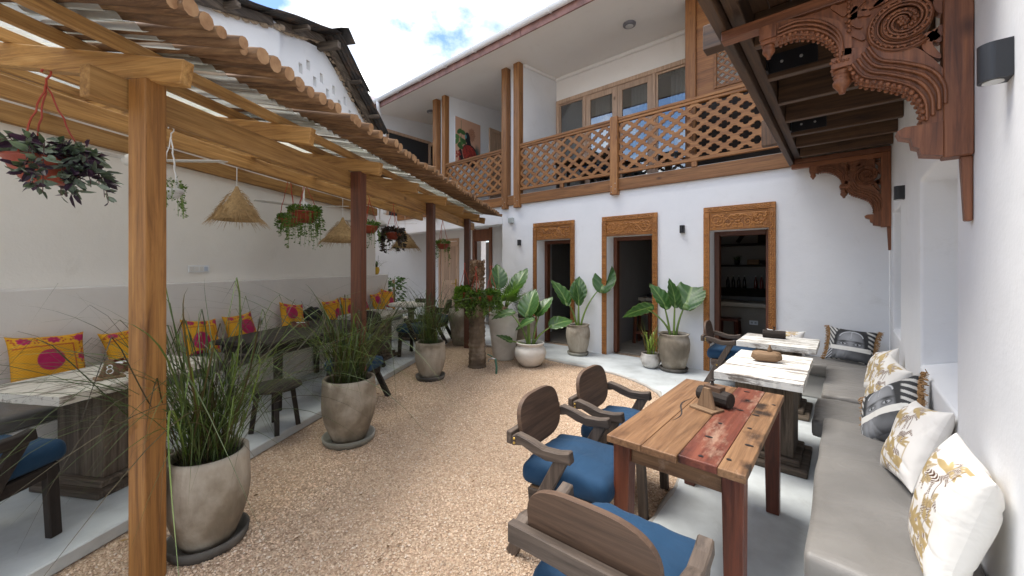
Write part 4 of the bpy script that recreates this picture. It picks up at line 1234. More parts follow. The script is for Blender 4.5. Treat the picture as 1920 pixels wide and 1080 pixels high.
# lean back against the side wall (normal of the print looks to -x)
def wallcushion(me, mat, y, z, lean, label, x=.24, twist=0, roll=0, fr=False, size=(.5, .5)):
    return cushion(me, mat, (x, y, z), (Matrix.Rotation(R(-90 + twist), 4, 'Z') @ Matrix.Rotation(R(-lean), 4, 'X') @ Matrix.Rotation(R(roll), 4, 'Y')).to_euler(), label, fringe=fr, size=size)
wallcushion(meshes['z1'], PM['zebra'], 2.10, .705, 14, 'plump white cushion with gold zebras and palms at the open end of the bench', .285, 4, 3)
wallcushion(meshes['z2'], PM['zebra'], 2.88, .685, 22, 'white cushion with gold zebras leaning between the fringed portrait cushion and the bench end cushion', .27, 8, -10)
wallcushion(meshes['face'], PM['face'], 3.50, .655, 26, 'grey portrait print cushion with tan fringe lying tilted among the zebra cushions', .225, 22, -42, True, (.46, .42))
wallcushion(meshes['z2'], PM['zebra'], 4.18, .665, 20, 'white and gold cushion just behind the tilted portrait cushion', .245, 14, 6)
wallcushion(meshes['zf'], PM['zebra'], 4.92, .64, 22, 'small white and gold cushion nearest the corner portrait cushion on the side bench', .25, 18, 70)
cushion(meshes['face'], PM['face'], (.05, 6.15, .655), (R(-18), R(3), R(-10)), 'grey portrait print cushion with tan tassels upright in the house corner', fringe=True, size=(.46, .42))
cushion(meshes['zf'], PM['zebra'], (-.60, 6.23, .605), (R(-16), 0, R(3)), 'flat white and gold palm cushion against the house wall')

# ------------------------------------------------------------------ tables on the bench side
def planktable():
    T = thing('reclaimed_table', 'brown and red reclaimed plank table with dark mortise holes', 'table', (-.60, 2.41, .03))
    W, Ln, H_, t = .60, 1.28, .735, .035
    planks = [(-.30, -.125, 'tabletan'), (-.123, .035, 'tabletan'), (.037, .195, 'tablered'), (.197, .30, 'tablegrey')]
    rng = random.Random(4)
    for i, (a, b_, k) in enumerate(planks):
        e0, e1 = rng.uniform(-.012, .012), rng.uniform(-.012, .012)
        mb = MB(); mb.box(a, b_, -Ln/2 + e0, Ln/2 + e1, H_ - t, H_ + rng.uniform(-.001, .001)); p = mb.build('plank', wood(k, 'Y'), T, bevel=.004, seg=2)
        if i >= 2:
            for q in range(6 if i == 2 else 5):
                y = -Ln/2 + Ln * (q + .35 + rng.uniform(-.15, .15)) / 5.6
                x = (a + b_) / 2 + rng.uniform(-.035, .035)
                mb = MB(); mb.plate([(x + .011 * math.cos(2*PI*j/8) * (1.7 if q % 2 else 1), y + .010 * math.sin(2*PI*j/8)) for j in range(8)], [], lambda u, v, d: (u, v, H_ + .0026 + d), .0006); mb.build('mortise_hole', M['black'], p)
    # split running along the tan planks
    mb = MB(); path = [(-.11 + .02 * math.sin(i * .7) - .012 * i / 3, -.25 + .045 * i) for i in range(11)]
    mb.band(path, [.001 + .007 * math.sin(PI * i / 10) for i in range(11)], lambda u, v, d: (u, v, H_ + .0012 + d), .0006); mb.build('crack', M['black'], T)
    for sx in (-1, 1):
        mb = MB(); mb.box(sx * .235 - .014, sx * .235 + .014, -Ln/2 + .13, Ln/2 - .13, H_ - t - .10, H_ - t - .001); mb.build('apron', wood('tablegrey', 'Y'), T, bevel=.003)
    for sy in (-1, 1):
        mb = MB(); mb.box(-.205, .205, sy * (Ln/2 - .085) - .014, sy * (Ln/2 - .085) + .014, H_ - t - .10, H_ - t - .001); mb.build('apron', wood('tablegrey', 'X'), T, bevel=.003)
        for sx in (-1, 1):
            mb = MB(); mb.bar((sx * .245, sy * (Ln/2 - .085), H_ - t - .001), (sx * .25, sy * (Ln/2 - .08), 0), .085, .085, (0, 1, 0), .82); mb.build('leg', wood('leg', 'Z'), T, bevel=.004)
    return T
planktable()
def pedestal_table(name, label, loc, rz, w, l, mat, edge, group=None, legmat='old', pedestal2=False, H_=.75):
    """painted slab on a boxed pedestal with a stepped foot"""
    T = thing(name, label, 'table', loc, rz, group)
    rng = random.Random(int(w * 1000 + l * 77))
    nseg = 22
    out = []
    for (xa, ya, xb, yb) in ((-w/2, -l/2, w/2, -l/2), (w/2, -l/2, w/2, l/2), (w/2, l/2, -w/2, l/2), (-w/2, l/2, -w/2, -l/2)):
        for i in range(nseg):
            t = i / nseg; out.append((xa + (xb - xa) * t + rng.uniform(-.003, .003), ya + (yb - ya) * t + rng.uniform(-.003, .003)))
    mb = MB(); mb.plate(out, [], lambda u, v, d: (u, v, H_ - .055 + d), .055); mb.build('tabletop', mat, T, bevel=.006, seg=2)
    mb = MB(); mb.box(-.15, .15, -.2, .2, H_ - .10, H_ - .0552); mb.build('cleat', wood(legmat, 'X'), T, bevel=.004)
    for dx, dy, a in ((-.10, -.10, 'Z'), (.10, -.10, 'Z'), (-.10, .10, 'Z'), (.10, .10, 'Z')):
        mb = MB(); mb.box(dx - .098, dx + .098, dy - .098, dy + .098, .09, H_ - .1005); mb.build('pedestal_board', wood(legmat, a), T, bevel=.006)
    mb = MB(); mb.box(-.24, .24, -.24, .24, .045, .0895); mb.build('foot', wood(legmat, 'X'), T, bevel=.008)
    mb = MB(); mb.box(-.29, .29, -.29, .29, 0, .0445); mb.build('foot', wood(legmat, 'X'), T, bevel=.008)
    return T
ww1 = whitewash('whitewashed_top', .62, 'X'); ww2 = whitewash('whitewashed_worn', .55, 'X', (.66, .65, .61))
pedestal_table('whitewashed_table', 'whitewashed slab table with flaking green edge next to the reclaimed plank table', (-.50, 3.86, .03), 0, .56, 1.04, ww1, None)
pedestal_table('whitewashed_table', 'whitewashed slab table in the corner by the carved doorway', (-.565, 5.20, .03), 0, .70, .68, ww2, None)

def centrepiece(loc, rz, label, kind=0):
    T = thing('table_caddy', label, 'caddy', loc, rz)
    rng = random.Random(kind + 3)
    if kind == 0:
        prof = [(.0, -.10), (.044, -.10), (.05, -.08), (.048, .08), (.043, .10), (.0, .10)]
        mb = MB(); mb.tube([(-.10, 0, .046), (-.03, 0, .047), (.03, 0, .046), (.10, 0, .046)], [.044, .047, .048, .045], n=12); mb.build('log_body', wood('dark', 'X'), T, smooth=False, bevel=.003)
        mb = MB(); mb.box(-.055, .05, -.030, .030, .075, .112); mb.build('tray', wood('brownseat', 'X'), T, bevel=.003)
        mb = MB(); mb.tube([(-.015, 0, .11), (-.015, 0, .135), (-.015, 0, .142)], [.012, .008, .016], n=8); mb.build('knob', wood('dark', 'Z'), T)
    elif kind == 1:
        mb = MB(); pr = []
        mb.tube([(-.10, .01, .06), (-.06, 0, .05), (0, 0, .045), (.06, 0, .05), (.11, .01, .055)], [.03, .05, .05, .052, .035], n=10, flat=.9); o = mb.build('driftwood_body', wood('crate', 'X'), T, smooth=True)
        mb = MB(); mb.lathe([(.02, 0), (.016, .03), (.007, .05), (.01, .06), (0, .064)], 10, (.03, 0, .085)); mb.build('knob', wood('crate', 'Z'), T, smooth=True)
    else:
        mb = MB(); mb.tube([(-.11, 0, .045), (.11, 0, .045)], .045, n=12); mb.build('log_body', wood('dark', 'X'), T, bevel=.003)
        mb = MB(); mb.tube([(0, 0, .088), (0, 0, .11), (.0, 0, .128)], [.010, .006, .012], n=8); mb.build('knob', wood('dark', 'Z'), T)
    return T
centrepiece((-.60, 2.58, .7665), R(-20), 'dark hollowed log caddy on the reclaimed plank table')
centrepiece((-.52, 3.95, .78), R(15), 'light driftwood caddy on the middle whitewashed table', 1)
centrepiece((-.62, 5.33, .78), R(5), 'dark round log caddy on the corner whitewashed table', 2)
def table_sign(loc, rz, label, number=None):
    T = thing('table_number', label, 'table number', loc, rz)
    mb = MB(); mb.box(-.075, .075, -.055, .055, 0, .012); mb.build('base', wood('crate', 'X'), T, bevel=.002)
    mb = MB(); mb.plate([(-.055, .0122), (.055, .0122), (.018, .125), (-.018, .125)], [], lambda u, v, d: (u, -.012 + d + (v - .012) * .05, v), .022); b_ = mb.build('upright', wood('crate', 'Z'), T, bevel=.002)
    if number:
        mb = MB()
        for cz, r_ in ((.048, .0165), (.077, .0125)):
            mb.tube([(r_ * math.cos(2*PI*i/18), -.0135 + (cz + r_ * math.sin(2*PI*i/18) - .012) * .05, cz + r_ * math.sin(2*PI*i/18)) for i in range(19)], .0032, n=5, cap=False)
        mb.build('numeral', M['pvc'], b_)
    return T
table_sign((-.615, 2.455, .7665), R(-22), 'small triangular wooden number stand in front of the log caddy')

# ------------------------------------------------------------------ armchairs
def make_chair(seat_mat, frame='grey'):
    """slanted rear legs carry short shaped arms; an oval back board hangs between the arm ends. Faces +y."""
    T = thing('armchair', 'weathered wooden armchair', 'chair')
    wd = lambda ax: wood(frame, ax)
    hw = .265
    for sx in (-1, 1):
        mb = MB(); mb.bar((sx * hw, -.25, 0), (sx * hw, .075, .625), .04, .066, (0, 1, .5)); mb.build('rear_leg', wd('Z'), T, bevel=.005)
        mb = MB(); mb.bar((sx * (hw - .045), .235, 0), (sx * (hw - .045), .215, .395), .042, .055, (0, 1, 0)); mb.build('front_leg', wd('Z'), T, bevel=.005)
        # arm: shaped plank, dips behind the front end
        prof = [(-.235, .665), (-.20, .683), (-.12, .668), (-.03, .642), (.05, .646), (.115, .662), (.125, .60), (.06, .597), (-.02, .586), (-.10, .603), (-.17, .628), (-.235, .612)]
        mb = MB(); mb.plate(prof, [], lambda u, v, d: (sx * hw - .026 + d, u, v), .052); mb.build('armrest', wd('Y'), T, bevel=.006)
        mb = MB(); mb.bar((sx * (hw - .043), -.16, .345), (sx * (hw - .043), .25, .385), .034, .07); mb.build('side_rail', wd('Y'), T, bevel=.004)
        mb = MB(); mb.ball((sx * (hw + .021), -.085, .335), .011, 8, 4); mb.ball((sx * (hw + .027), -.215, .655), .008, 8, 4); mb.ball((sx * (hw + .027), -.215, .632), .008, 8, 4); mb.build('bolt', M['brass'], T)
    mb = MB(); mb.box(-hw + .065, hw - .065, .20, .235, .325, .392); mb.build('front_rail', wd('X'), T, bevel=.004)
    mb = MB(); mb.box(-hw + .065, hw - .065, -.155, -.125, .31, .375); mb.build('rear_rail', wd('X'), T, bevel=.004)
    mb = MB(); mb.bar((-.2, -.15, .385), (-.2, .25, .40), .06, .014); mb.bar((0, -.15, .385), (0, .25, .40), .12, .014); mb.bar((.2, -.15, .385), (.2, .25, .40), .06, .014); mb.build('seat_slats', wood('crate', 'Y'), T)
    mb = MB(); mb.box(-hw - .022, hw + .022, -.272, -.237, .615, .685); mb.build('back_bar', wd('X'), T, bevel=.004)
    out = []
    for i in range(40):
        t = 2 * PI * i / 40
        c, s = math.cos(t), math.sin(t)
        out.append((.225 * math.copysign(abs(c) ** .62, c), .145 * math.copysign(abs(s) ** .72, s)))
    mb = MB(); mb.plate(out, [], lambda u, v, d: (u, -.236 + d - (v) * .18 - .10 * (u / .24) ** 2 * 0, .70 + v), .026)
    bk = mb.build('backrest', wood('brownseat' if frame == 'grey' else 'dark', 'X'), T, bevel=.007, seg=2)
    me = softbox(.485, .52, .125, .05, (24, 24, 7), .012, 3, 5.5, .022)
    c = link_mesh('cushion', me, seat_mat, T, loc=(0, .045, .400), rot=(R(3), 0, 0))
    return T
chair = make_chair(M['blue'])
FZ = .0
place(chair, False, (-1.195, 1.93, 0.0), R(-90 + 6), 'weathered blue cushioned armchair on the gravel, nearer the plank table end chair', 'armchairs with blue cushions')
place(chair, True, (-1.21, 2.60, 0.0), R(-90 + 3), 'weathered blue cushioned armchair on the gravel, nearer the whitewashed tables', 'armchairs with blue cushions')
place(chair, True, (-.615, 1.29, 0.03), R(3), 'blue cushioned armchair with brown oval back at the short end of the plank table', 'armchairs with blue cushions')
place(chair, True, (-1.16, 5.66, 0.03), R(-90 + 4), 'armchair with blue cushion beside the carved doorway at the whitewashed tables', 'armchairs with blue cushions')
# ------------------------------------------------------------------ long wall under the pergola (frame: x = -D, y = s, turned by PA)
lw = thing('garden_wall', 'long plastered wall with a ledge behind the pergola tables', 'wall', (0, 0, 0), PA)
mb = MB(); mb.box(-4.70, -4.48, -4.0, 8.02, 0, 2.96); mb.build('wall', M['cream'], lw, bevel=.01)
mb = MB(); mb.box(-4.478, -4.38, -4.0, 8.42, 0, 1.42); mb.build('ledge', M['greyplaster'], lw, bevel=.015, seg=2)
mb = MB(); mb.box(-4.698, -4.482, 8.022, 8.42, 0, 1.42); mb.build('ledge_end', M['white'], lw, bevel=.012)
lb = thing('masonry_bench', 'long plastered bench with pale pads against the wall under the pergola', 'bench', (0, 0, 0), PA)
mb = MB(); mb.box(-4.378, -3.76, -4.0, 8.25, .081, .48); mb.build('base', M['cream'], lb, bevel=.015, seg=2)
for k, (ya, yb) in enumerate(((-2.2, .4), (.41, 2.9), (2.91, 5.3), (5.31, 7.9))):
    me = softbox(.62, yb - ya, .11, .03, (10, 30, 4), .007, 20 + k, 4.0, .008)
    link_mesh('seat_pad', me, M['taupe2'], lb, loc=(-4.065, (ya + yb) / 2, .481))

# ------------------------------------------------------------------ pergola
perg = thing('pergola', 'timber pergola roofed with clear corrugated sheet and round poles', 'pergola', (0, 0, 0), PA)
PS = [1.625, 3.539, 5.452, 7.366]
DP = 2.16
SL = .17
def rz(D): return 2.60 + SL * (D - DP)      # centre height of the rafters
for k, s in enumerate(PS):
    hw = .052 if k == 0 else .055
    mb = MB(); mb.box(-DP - hw, -DP + hw, s - hw, s + hw, 0, rz(DP) - .062)
    mb.build('post', wood('post' if k == 0 else 'redpost', 'Z'), perg, bevel=.006, seg=2)
for k, (ya, yb) in enumerate(((1.42, 3.50), (3.505, 5.41), (5.415, 7.32), (7.325, 8.1))):
    mb = MB(); mb.box(-DP - .112, -DP - .057, ya, yb, 2.385, 2.535); mb.build('beam', wood('pine', 'Y'), perg, bevel=.004)
mb = MB(); mb.box(-4.477, -4.425, .2, 8.0, 2.735, 2.895); mb.build('wall_plate', wood('pine', 'Y'), perg, bevel=.004)
mb = MB(); mb.box(-3.40, -3.35, .2, 8.0, rz(3.37) - .20, rz(3.37) - .070); mb.build('beam', wood('pine', 'Y'), perg, bevel=.004)
RS = [.668 + .957 * i for i in range(8)] + [7.95]
for k, s in enumerate(RS):
    d0 = 1.92 if k % 2 else 1.95
    mb = MB(); mb.bar((-d0, s, rz(d0)), (-4.47, s, rz(4.47)), .058, .122); mb.build('rafter', wood('pine', 'X'), perg, bevel=.004)
for D in (2.24, 2.62, 3.04, 3.52, 4.0, 4.40):
    z = rz(D) + .062 + .031
    mb = MB(); mb.bar((-D, .3, z), (-D, 8.04, z), .062, .060, (SL, 0, 1)); mb.build('purlin', wood('pine', 'Y'), perg, bevel=.003)
# corrugated sheets
def sheetmat():
    m, t, b = newmat('clear_corrugated_sheet')
    c = coords(t)
    n = N(t, 'ShaderNodeTexNoise', Scale=2.5, Detail=6, Roughness=.7); t.links.new(c, n.inputs['Vector'])
    r = ramp(t, [(.3, (.62, .63, .57)), (.7, (.88, .91, .88))], n.outputs['Fac'])
    tr = t.nodes.new('ShaderNodeBsdfTransparent'); t.links.new(r.outputs[0], tr.inputs['Color'])
    tl = t.nodes.new('ShaderNodeBsdfTranslucent'); t.links.new(r.outputs[0], tl.inputs['Color'])
    t.links.new(r.outputs[0], b.inputs['Base Color']); b.inputs['Roughness'].default_value = .22
    m1 = t.nodes.new('ShaderNodeMixShader'); m1.inputs[0].default_value = .45
    t.links.new(b.outputs[0], m1.inputs[1]); t.links.new(tl.outputs[0], m1.inputs[2])
    m2 = t.nodes.new('ShaderNodeMixShader'); m2.inputs[0].default_value = .62
    t.links.new(m1.outputs[0], m2.inputs[1]); t.links.new(tr.outputs[0], m2.inputs[2])
    t.links.new(m2.outputs[0], t.nodes['Material Output'].inputs['Surface'])
    return m
SHEET = sheetmat()
def sheet_z(D): return rz(D) + .062 + .064 + .014
s0 = .25; k = 0
while s0 < 8.0:
    s1 = min(s0 + .86, 8.08)
    n = int((s1 - s0) / .0095)
    vs = []; nd = 5
    for j in range(nd):
        D = 2.02 + (4.46 - 2.02) * j / (nd - 1)
        for i in range(n + 1):
            s = s0 + (s1 - s0) * i / n
            vs.append((-D, s, sheet_z(D) + .012 * math.sin(2 * PI * s / .076) + .002 * (k % 2)))
    fs = [(j*(n+1)+i, j*(n+1)+i+1, (j+1)*(n+1)+i+1, (j+1)*(n+1)+i) for j in range(nd - 1) for i in range(n)]
    mb = MB(); mb.add(vs, fs); mb.build('roof_sheet', SHEET, perg, smooth=True)
    s0 += .80; k += 1
# round poles laid on the sheets
def endgrain():
    m, t, b = newmat('pole_end_grain')
    c = coords(t)
    n = N(t, 'ShaderNodeTexNoise', Scale=14, Detail=4); t.links.new(c, n.inputs['Vector'])
    r = ramp(t, [(.3, (.24, .12, .055)), (.7, (.46, .28, .145))], n.outputs['Fac']); t.links.new(r.outputs[0], b.inputs['Base Color']); b.inputs['Roughness'].default_value = .85
    return m
EG = endgrain()
logm = []
rng = random.Random(11)
for v in range(6):
    mb = MB(); pts = []; rs = []
    for i in range(7):
        t = i / 6
        pts.append((-t * 1.05, rng.uniform(-.008, .008), rng.uniform(-.004, .004) + t * 1.05 * SL)); rs.append((.036 + .003 * rng.uniform(-1, 1)) * (1 - .12 * t))
    mb.tube(pts, rs, n=10)
    me = mb.mesh('pole', True); me.materials.append(wood('log', 'X')); me.materials.append(EG)
    me.polygons[len(me.polygons) - 2].material_index = 1; me.polygons[len(me.polygons) - 2].use_smooth = False
    for p in me.polygons:
        if len(p.vertices) == 10: p.material_index = 1; p.use_smooth = False
    logm.append(me)
s = .32
while s < 8.06:
    r_ = rng.uniform(.72, 1.12)
    d0 = 1.63 + rng.uniform(-.04, .045)
    o = link_mesh('roof_pole', rng.choice(logm), None, perg, loc=(-d0, s, sheet_z(d0) + .014 + .036 * r_), rot=(rng.uniform(0, 6), 0, 0) if False else (0, 0, rng.uniform(-.012, .012)))
    o.scale = (1, r_, r_)
    s += .036 * r_ * 2 + (rng.uniform(.0, .014) if rng.random() < .7 else rng.uniform(.02, .055))

# ------------------------------------------------------------------ neighbour's gable behind the wall
nb_ = thing('neighbour_house', 'old white gabled house with rusty corrugated roof and rows of vent holes', 'house', (0, 0, 0), PA)
RP, RZ_ = 6.45, 5.88
def roofline(s): return RZ_ - .386 * (RP - s) if s < RP else RZ_ - .61 * (s - RP)
DN = 4.72
holes = []
for k in range(6):
    for r_, (ds, z0) in enumerate(((0, 5.02 - .058 * k), (.19, 5.17 - .058 * k))):
        sc = 5.95 + k * .365 + ds
        if sc < 7.6: holes.append([(sc - .045, z0 - .085), (sc + .045, z0 - .085), (sc + .045, z0 + .085), (sc - .045, z0 + .085)])
outl = [(5.375, 2.5), (8.3, 2.5), (8.3, roofline(8.3) - .06), (7.8, roofline(7.8) - .1), (7.1, roofline(7.1) - .12), (6.6, roofline(6.6) - .16), (6.35, roofline(6.35) - .22), (6.0, roofline(6.0) - .16), (5.7, roofline(5.7) - .1), (5.375, roofline(5.375) - .12)]
mb = MB(); mb.plate(outl, holes, lambda u, v, d: (-DN - d, u, v), .28); mb.build('gable_wall', M['white'], nb_)
mb = MB(); mb.box(-DN - .6, -DN - .5, 5.4, 8.7, 2.5, 4.9); mb.build('inner_wall', M['room'], nb_)
mb = MB(); mb.plate([(-3.0, 2.5), (5.374, 2.5), (5.374, roofline(5.37) - .06), (-3.0, roofline(2.4))], [], lambda u, v, d: (-DN + .10 - d, u, v), .4); mb.build('side_block', M['white'], nb_, bevel=.012)
def rustmat():
    m, t, b = newmat('rusty_corrugated_iron')
    c = coords(t, (1, 1, 1))
    n = N(t, 'ShaderNodeTexNoise', Scale=3.5, Detail=8, Roughness=.7); t.links.new(c, n.inputs['Vector'])
    r = ramp(t, [(.32, (.022, .021, .022)), (.52, (.055, .05, .048)), (.66, (.13, .075, .045)), (.8, (.20, .19, .18))], n.outputs['Fac'])
    t.links.new(r.outputs[0], b.inputs['Base Color']); b.inputs['Roughness'].default_value = .75
    return m
RUST = rustmat()
def slope_sheet(sa, sb, Da, Db, lift):
    n = int(abs(Db - Da) / .012); m_ = 8; vs = []
    for j in range(m_ + 1):
        s = sa + (sb - sa) * j / m_
        for i in range(n + 1):
            D = Da + (Db - Da) * i / n
            vs.append((-D, s, roofline(s) + lift + .011 * math.sin(2 * PI * D / .076) + .01 * math.sin(s * 5)))
    mb = MB(); mb.add(vs, [(j*(n+1)+i, j*(n+1)+i+1, (j+1)*(n+1)+i+1, (j+1)*(n+1)+i) for j in range(m_) for i in range(n)])
    o = mb.build('roof_sheet', RUST, nb_, smooth=True)
    sm = o.modifiers.new('thick', 'SOLIDIFY'); sm.thickness = .004
for k, (sa, sb, d0) in enumerate(((2.0, 3.5, 4.30), (3.4, 5.0, 4.34), (4.9, 6.48, 4.28), (6.42, 7.5, 4.30), (7.4, 8.4, 4.36))):
    slope_sheet(sa, sb, d0, 7.5, .02 + .014 * (k % 2))
mb = MB(); mb.add([(-4.13, 6.22, 5.83), (-4.13, 6.45, 5.96), (-4.13, 6.68, 5.79), (-7.6, 6.22, 5.83), (-7.6, 6.45, 5.96), (-7.6, 6.68, 5.79)], [(0, 1, 4, 3), (1, 2, 5, 4)])
o = mb.build('ridge_cap', RUST, nb_); sm = o.modifiers.new('thick', 'SOLIDIFY'); sm.thickness = .006
for (a, b_, w_, h_, D) in ((5.3, 6.42, .07, .12, 4.62), (6.5, 8.3, .08, .13, 4.60), (2.2, 5.1, .07, .12, 4.54)):
    mb = MB(); mb.bar((-D, a, roofline(a) - .075), (-D, b_, roofline(b_) - .075), w_, h_); mb.build('barge_rafter', wood('old', 'Y'), nb_, bevel=.006)
for s_ in (4.3, 5.62, 6.42, 7.2, 7.9):
    z = roofline(s_) - .06 - (.16 if s_ == 6.42 else .02)
    mb = MB(); mb.bar((-4.30 - .03 * (s_ > 7), s_, z), (-5.4, s_, z), .10 if s_ == 6.42 else .07, .13 if s_ == 6.42 else .07); mb.build('purlin_end', wood('old', 'X'), nb_, bevel=.006)
rngn = random.Random(5)
mb = MB()
for k in range(150):
    s_ = rngn.uniform(4.2, 8.1); D = 4.72 - rngn.uniform(0, .06)
    if s_ < 5.37: D -= .10
    mb.ball((-D, s_, roofline(s_) - .10 - rngn.uniform(0, .05)), rngn.uniform(.015, .045), 5, 3, (1, 1.6, .8))
o = mb.build('crumbled_mortar', simple('lime_mortar', (.42, .33, .24), .95, bumps=.6, var=.3, vscale=20), nb_); o['kind'] = 'stuff'

# ------------------------------------------------------------------ tables, chairs and things under the pergola
TZ = .08
ww3 = whitewash('whitewashed_planks', .60, 'Y', (.60, .57, .50))
def PT(D, s, z=TZ): return tuple(pw(D, s, z))
pedestal_table('whitewashed_table', 'peeling white plank table beside the pale pine pergola post', PT(3.32, 2.36), PA, .70, 1.02, ww3, None)
T = thing('dark_table', 'dark hardwood table with rounded end between two grass pots', 'table', PT(3.30, 4.35), PA)
out = [(-.42, -.85), (.30, -.85), (.40, -.6), (.46, -.2), (.46, .2), (.42, .6), (.30, .85), (-.42, .85)]
mb = MB(); mb.plate(out, [], lambda u, v, d: (u, v, .70 + d), .045); mb.build('tabletop', wood('dark', 'Y'), T, bevel=.008)
mb = MB(); mb.plate([(p[0] * .86, p[1] * .9) for p in out], [], lambda u, v, d: (u, v, .605 + d), .0945); mb.build('apron', wood('dark', 'Y'), T)
for sx, sy in ((-.33, -.7), (.26, -.7), (-.33, .7), (.26, .7)):
    mb = MB(); mb.bar((sx, sy, .604), (sx, sy, 0), .07, .07, (0, 1, 0), .8); mb.build('leg', wood('dark', 'Z'), T, bevel=.005)
pedestal_table('whitewashed_table', 'pale grey plank table between the second and third pergola posts', PT(3.25, 6.05), PA, .72, 1.0, whitewash('whitewashed_grey', .5, 'Y', (.42, .40, .36)), None)
T = thing('round_table', 'round stone topped table in the bright corner at the end of the pergola', 'table', PT(3.35, 7.75), PA)
mb = MB(); mb.lathe([(0, .70), (.44, .70), (.47, .715), (.47, .735), (.45, .75), (0, .75)], 36); mb.build('tabletop', M['whitepot'], T)
mb = MB(); mb.lathe([(.25, 0), (.24, .04), (.08, .08), (.06, .3), (.07, .6), (.16, .69), (.16, .6995)], 20); mb.build('pedestal', wood('old', 'Z'), T, smooth=True)
dchair = make_chair(M['navy'], 'dark')
place(dchair, False, PT(3.10, 1.52), PA + R(4), 'dark armchair with blue cushion beside the peeling white table and pine post', 'dark armchairs under the pergola')
for o in dchair.children:
    if o.name.startswith('cushion'): o.data.materials[0] = M['blue']
place(dchair, True, PT(2.48, 4.22, 0.0), PA + R(92), 'dark armchair with navy cushion on the gravel side of the dark table', 'dark armchairs under the pergola')
place(dchair, True, PT(3.10, 5.28), PA + R(176), 'dark armchair with navy cushion at the rounded end of the dark table', 'dark armchairs under the pergola')
place(dchair, True, PT(2.62, 6.35, TZ), PA + R(88), 'dark armchair with navy cushion at the pale grey plank table', 'dark armchairs under the pergola')
place(dchair, True, PT(2.72, 7.62), PA + R(95), 'dark armchair with navy cushion at the round stone topped table', 'dark armchairs under the pergola')
T = thing('stool', 'low dark oval stool behind the grass pot nearest the pine post', 'stool', PT(2.75, 3.25), PA)
mb = MB(); mb.lathe([(0, .38), (.2, .38), (.225, .395), (.22, .41), (0, .415)], 28); mb.build('seat', wood('dark', 'X'), T, smooth=True)
for k in range(4):
    a = PI / 4 + k * PI / 2
    mb = MB(); mb.bar((.14 * math.cos(a), .14 * math.sin(a), .3795), (.19 * math.cos(a), .19 * math.sin(a), 0), .04, .04); mb.build('leg', wood('dark', 'Z'), T)
table_sign(PT(3.16, 2.22, TZ + .7505), PA + R(62), 'wooden number stand marked 8 on the peeling white table', 8)
def box_caddy(loc, rz_, label):
    T = thing('table_caddy', label, 'caddy', loc, rz_)
    mb = MB(); mb.box(-.09, .09, -.06, .06, 0, .012); mb.box(-.09, -.08, -.06, .06, .0121, .07); mb.box(.08, .09, -.06, .06, .0121, .07); mb.box(-.0799, .0799, -.06, -.05, .0121, .06); mb.box(-.0799, .0799, .05, .06, .0121, .06); mb.build('box', wood('leg', 'X'), T)
    mb = MB(); mb.box(-.05, .06, -.035, .035, .0125, .055); mb.build('napkins', M['curtain'], T)
box_caddy(PT(3.32, 2.42, TZ + .751), PA, 'reddish box caddy next to the number 8 stand')
box_caddy(PT(3.45, 4.5, TZ + .746), PA + R(20), 'reddish box caddy on the dark table')
centrepiece(PT(3.2, 7.9, TZ + .751), PA, 'dark log caddy on the round stone topped table', 2)
# bright kanga cushions along the wall
kmesh = [cushion_mesh(.46, .46, .15, 90, kanga_print(1), 3)] + [cushion_mesh(.43, .43, .14, 70, kanga_print(20 + i, False, .35 * (i % 2) - .15, .35 - .2 * i), 5 + i, .14) for i in range(4)]
klabels = ['big yellow kanga cushion with magenta disc behind the peeling white table', 'yellow and magenta cushion just behind the number 8 stand', 'yellow cushion with red flowers behind the first grass pot', 'yellow cushion with magenta patch beside the low wall socket',
           'yellow cushion standing on the bench next to the black bag', 'yellow cushion on the other side of the black bag', 'yellow cushion behind the dark chair by the second post', 'yellow cushion half hidden by the second pergola post',
           'yellow and magenta cushion in the bright corner on the round table side', 'yellow and magenta cushion at the very end of the bench below the yellow pot']
for k, (s_, z, m_) in enumerate(((2.52, .83, 0), (3.10, .81, 1), (3.80, .80, 1), (4.33, .80, 2), (5.22, .85, 1), (6.2, .82, 2), (6.66, .83, 2), (7.10, .82, 2), (7.72, .84, 1), (8.16, .87, 2))):
    p = pw(4.14 - .0175 * (s_ - 4.5) + .0, s_, z)
    cushion(kmesh[0 if k == 0 else 1 + (k * 3) % 4], PM['kanga'], p, (Matrix.Rotation(PA + R(90) + random.uniform(-.12, .12), 4, 'Z') @ Matrix.Rotation(R(-17), 4, 'X') @ Matrix.Rotation(R((4, -5, 6, -3, 10, -4, 5, 0, -5, 12)[k]), 4, 'Y')).to_euler(), klabels[k], group='yellow kanga cushions')
bm = bmesh.new(); bmesh.ops.create_icosphere(bm, subdivisions=4, radius=1)
for v in bm.verts:
    p = v.co.copy(); k = 1 + .22 * mnoise.noise(p * 1.7) + .10 * mnoise.noise(p * 4.5)
    v.co = Vector((p.x * .17 * k, p.y * .13 * k, (p.z * .17 + (.02 if p.z > 0 else 0)) * k))
zmin = min(v.co.z for v in bm.verts)
for v in bm.verts: v.co.z = max(v.co.z - zmin, .02)  - .02
me = bpy.data.meshes.new('bag'); bm.to_mesh(me); bm.free(); me.polygons.foreach_set('use_smooth', [True] * len(me.polygons))
T = thing('bag', 'slouched black bag on the wall bench between two yellow cushions', 'bag', pw(4.08, 5.60, .593), PA)
link_mesh('body', me, simple('black_nylon', (.010, .010, .012), .75, bumps=.6, bscale=12), T)
mb = MB(); mb.tube([(.05 * math.cos(t), -.02, .28 + .09 * math.sin(t)) for t in [PI * i / 10 for i in range(11)]], .009, n=6); mb.build('handle', M['black'], T)
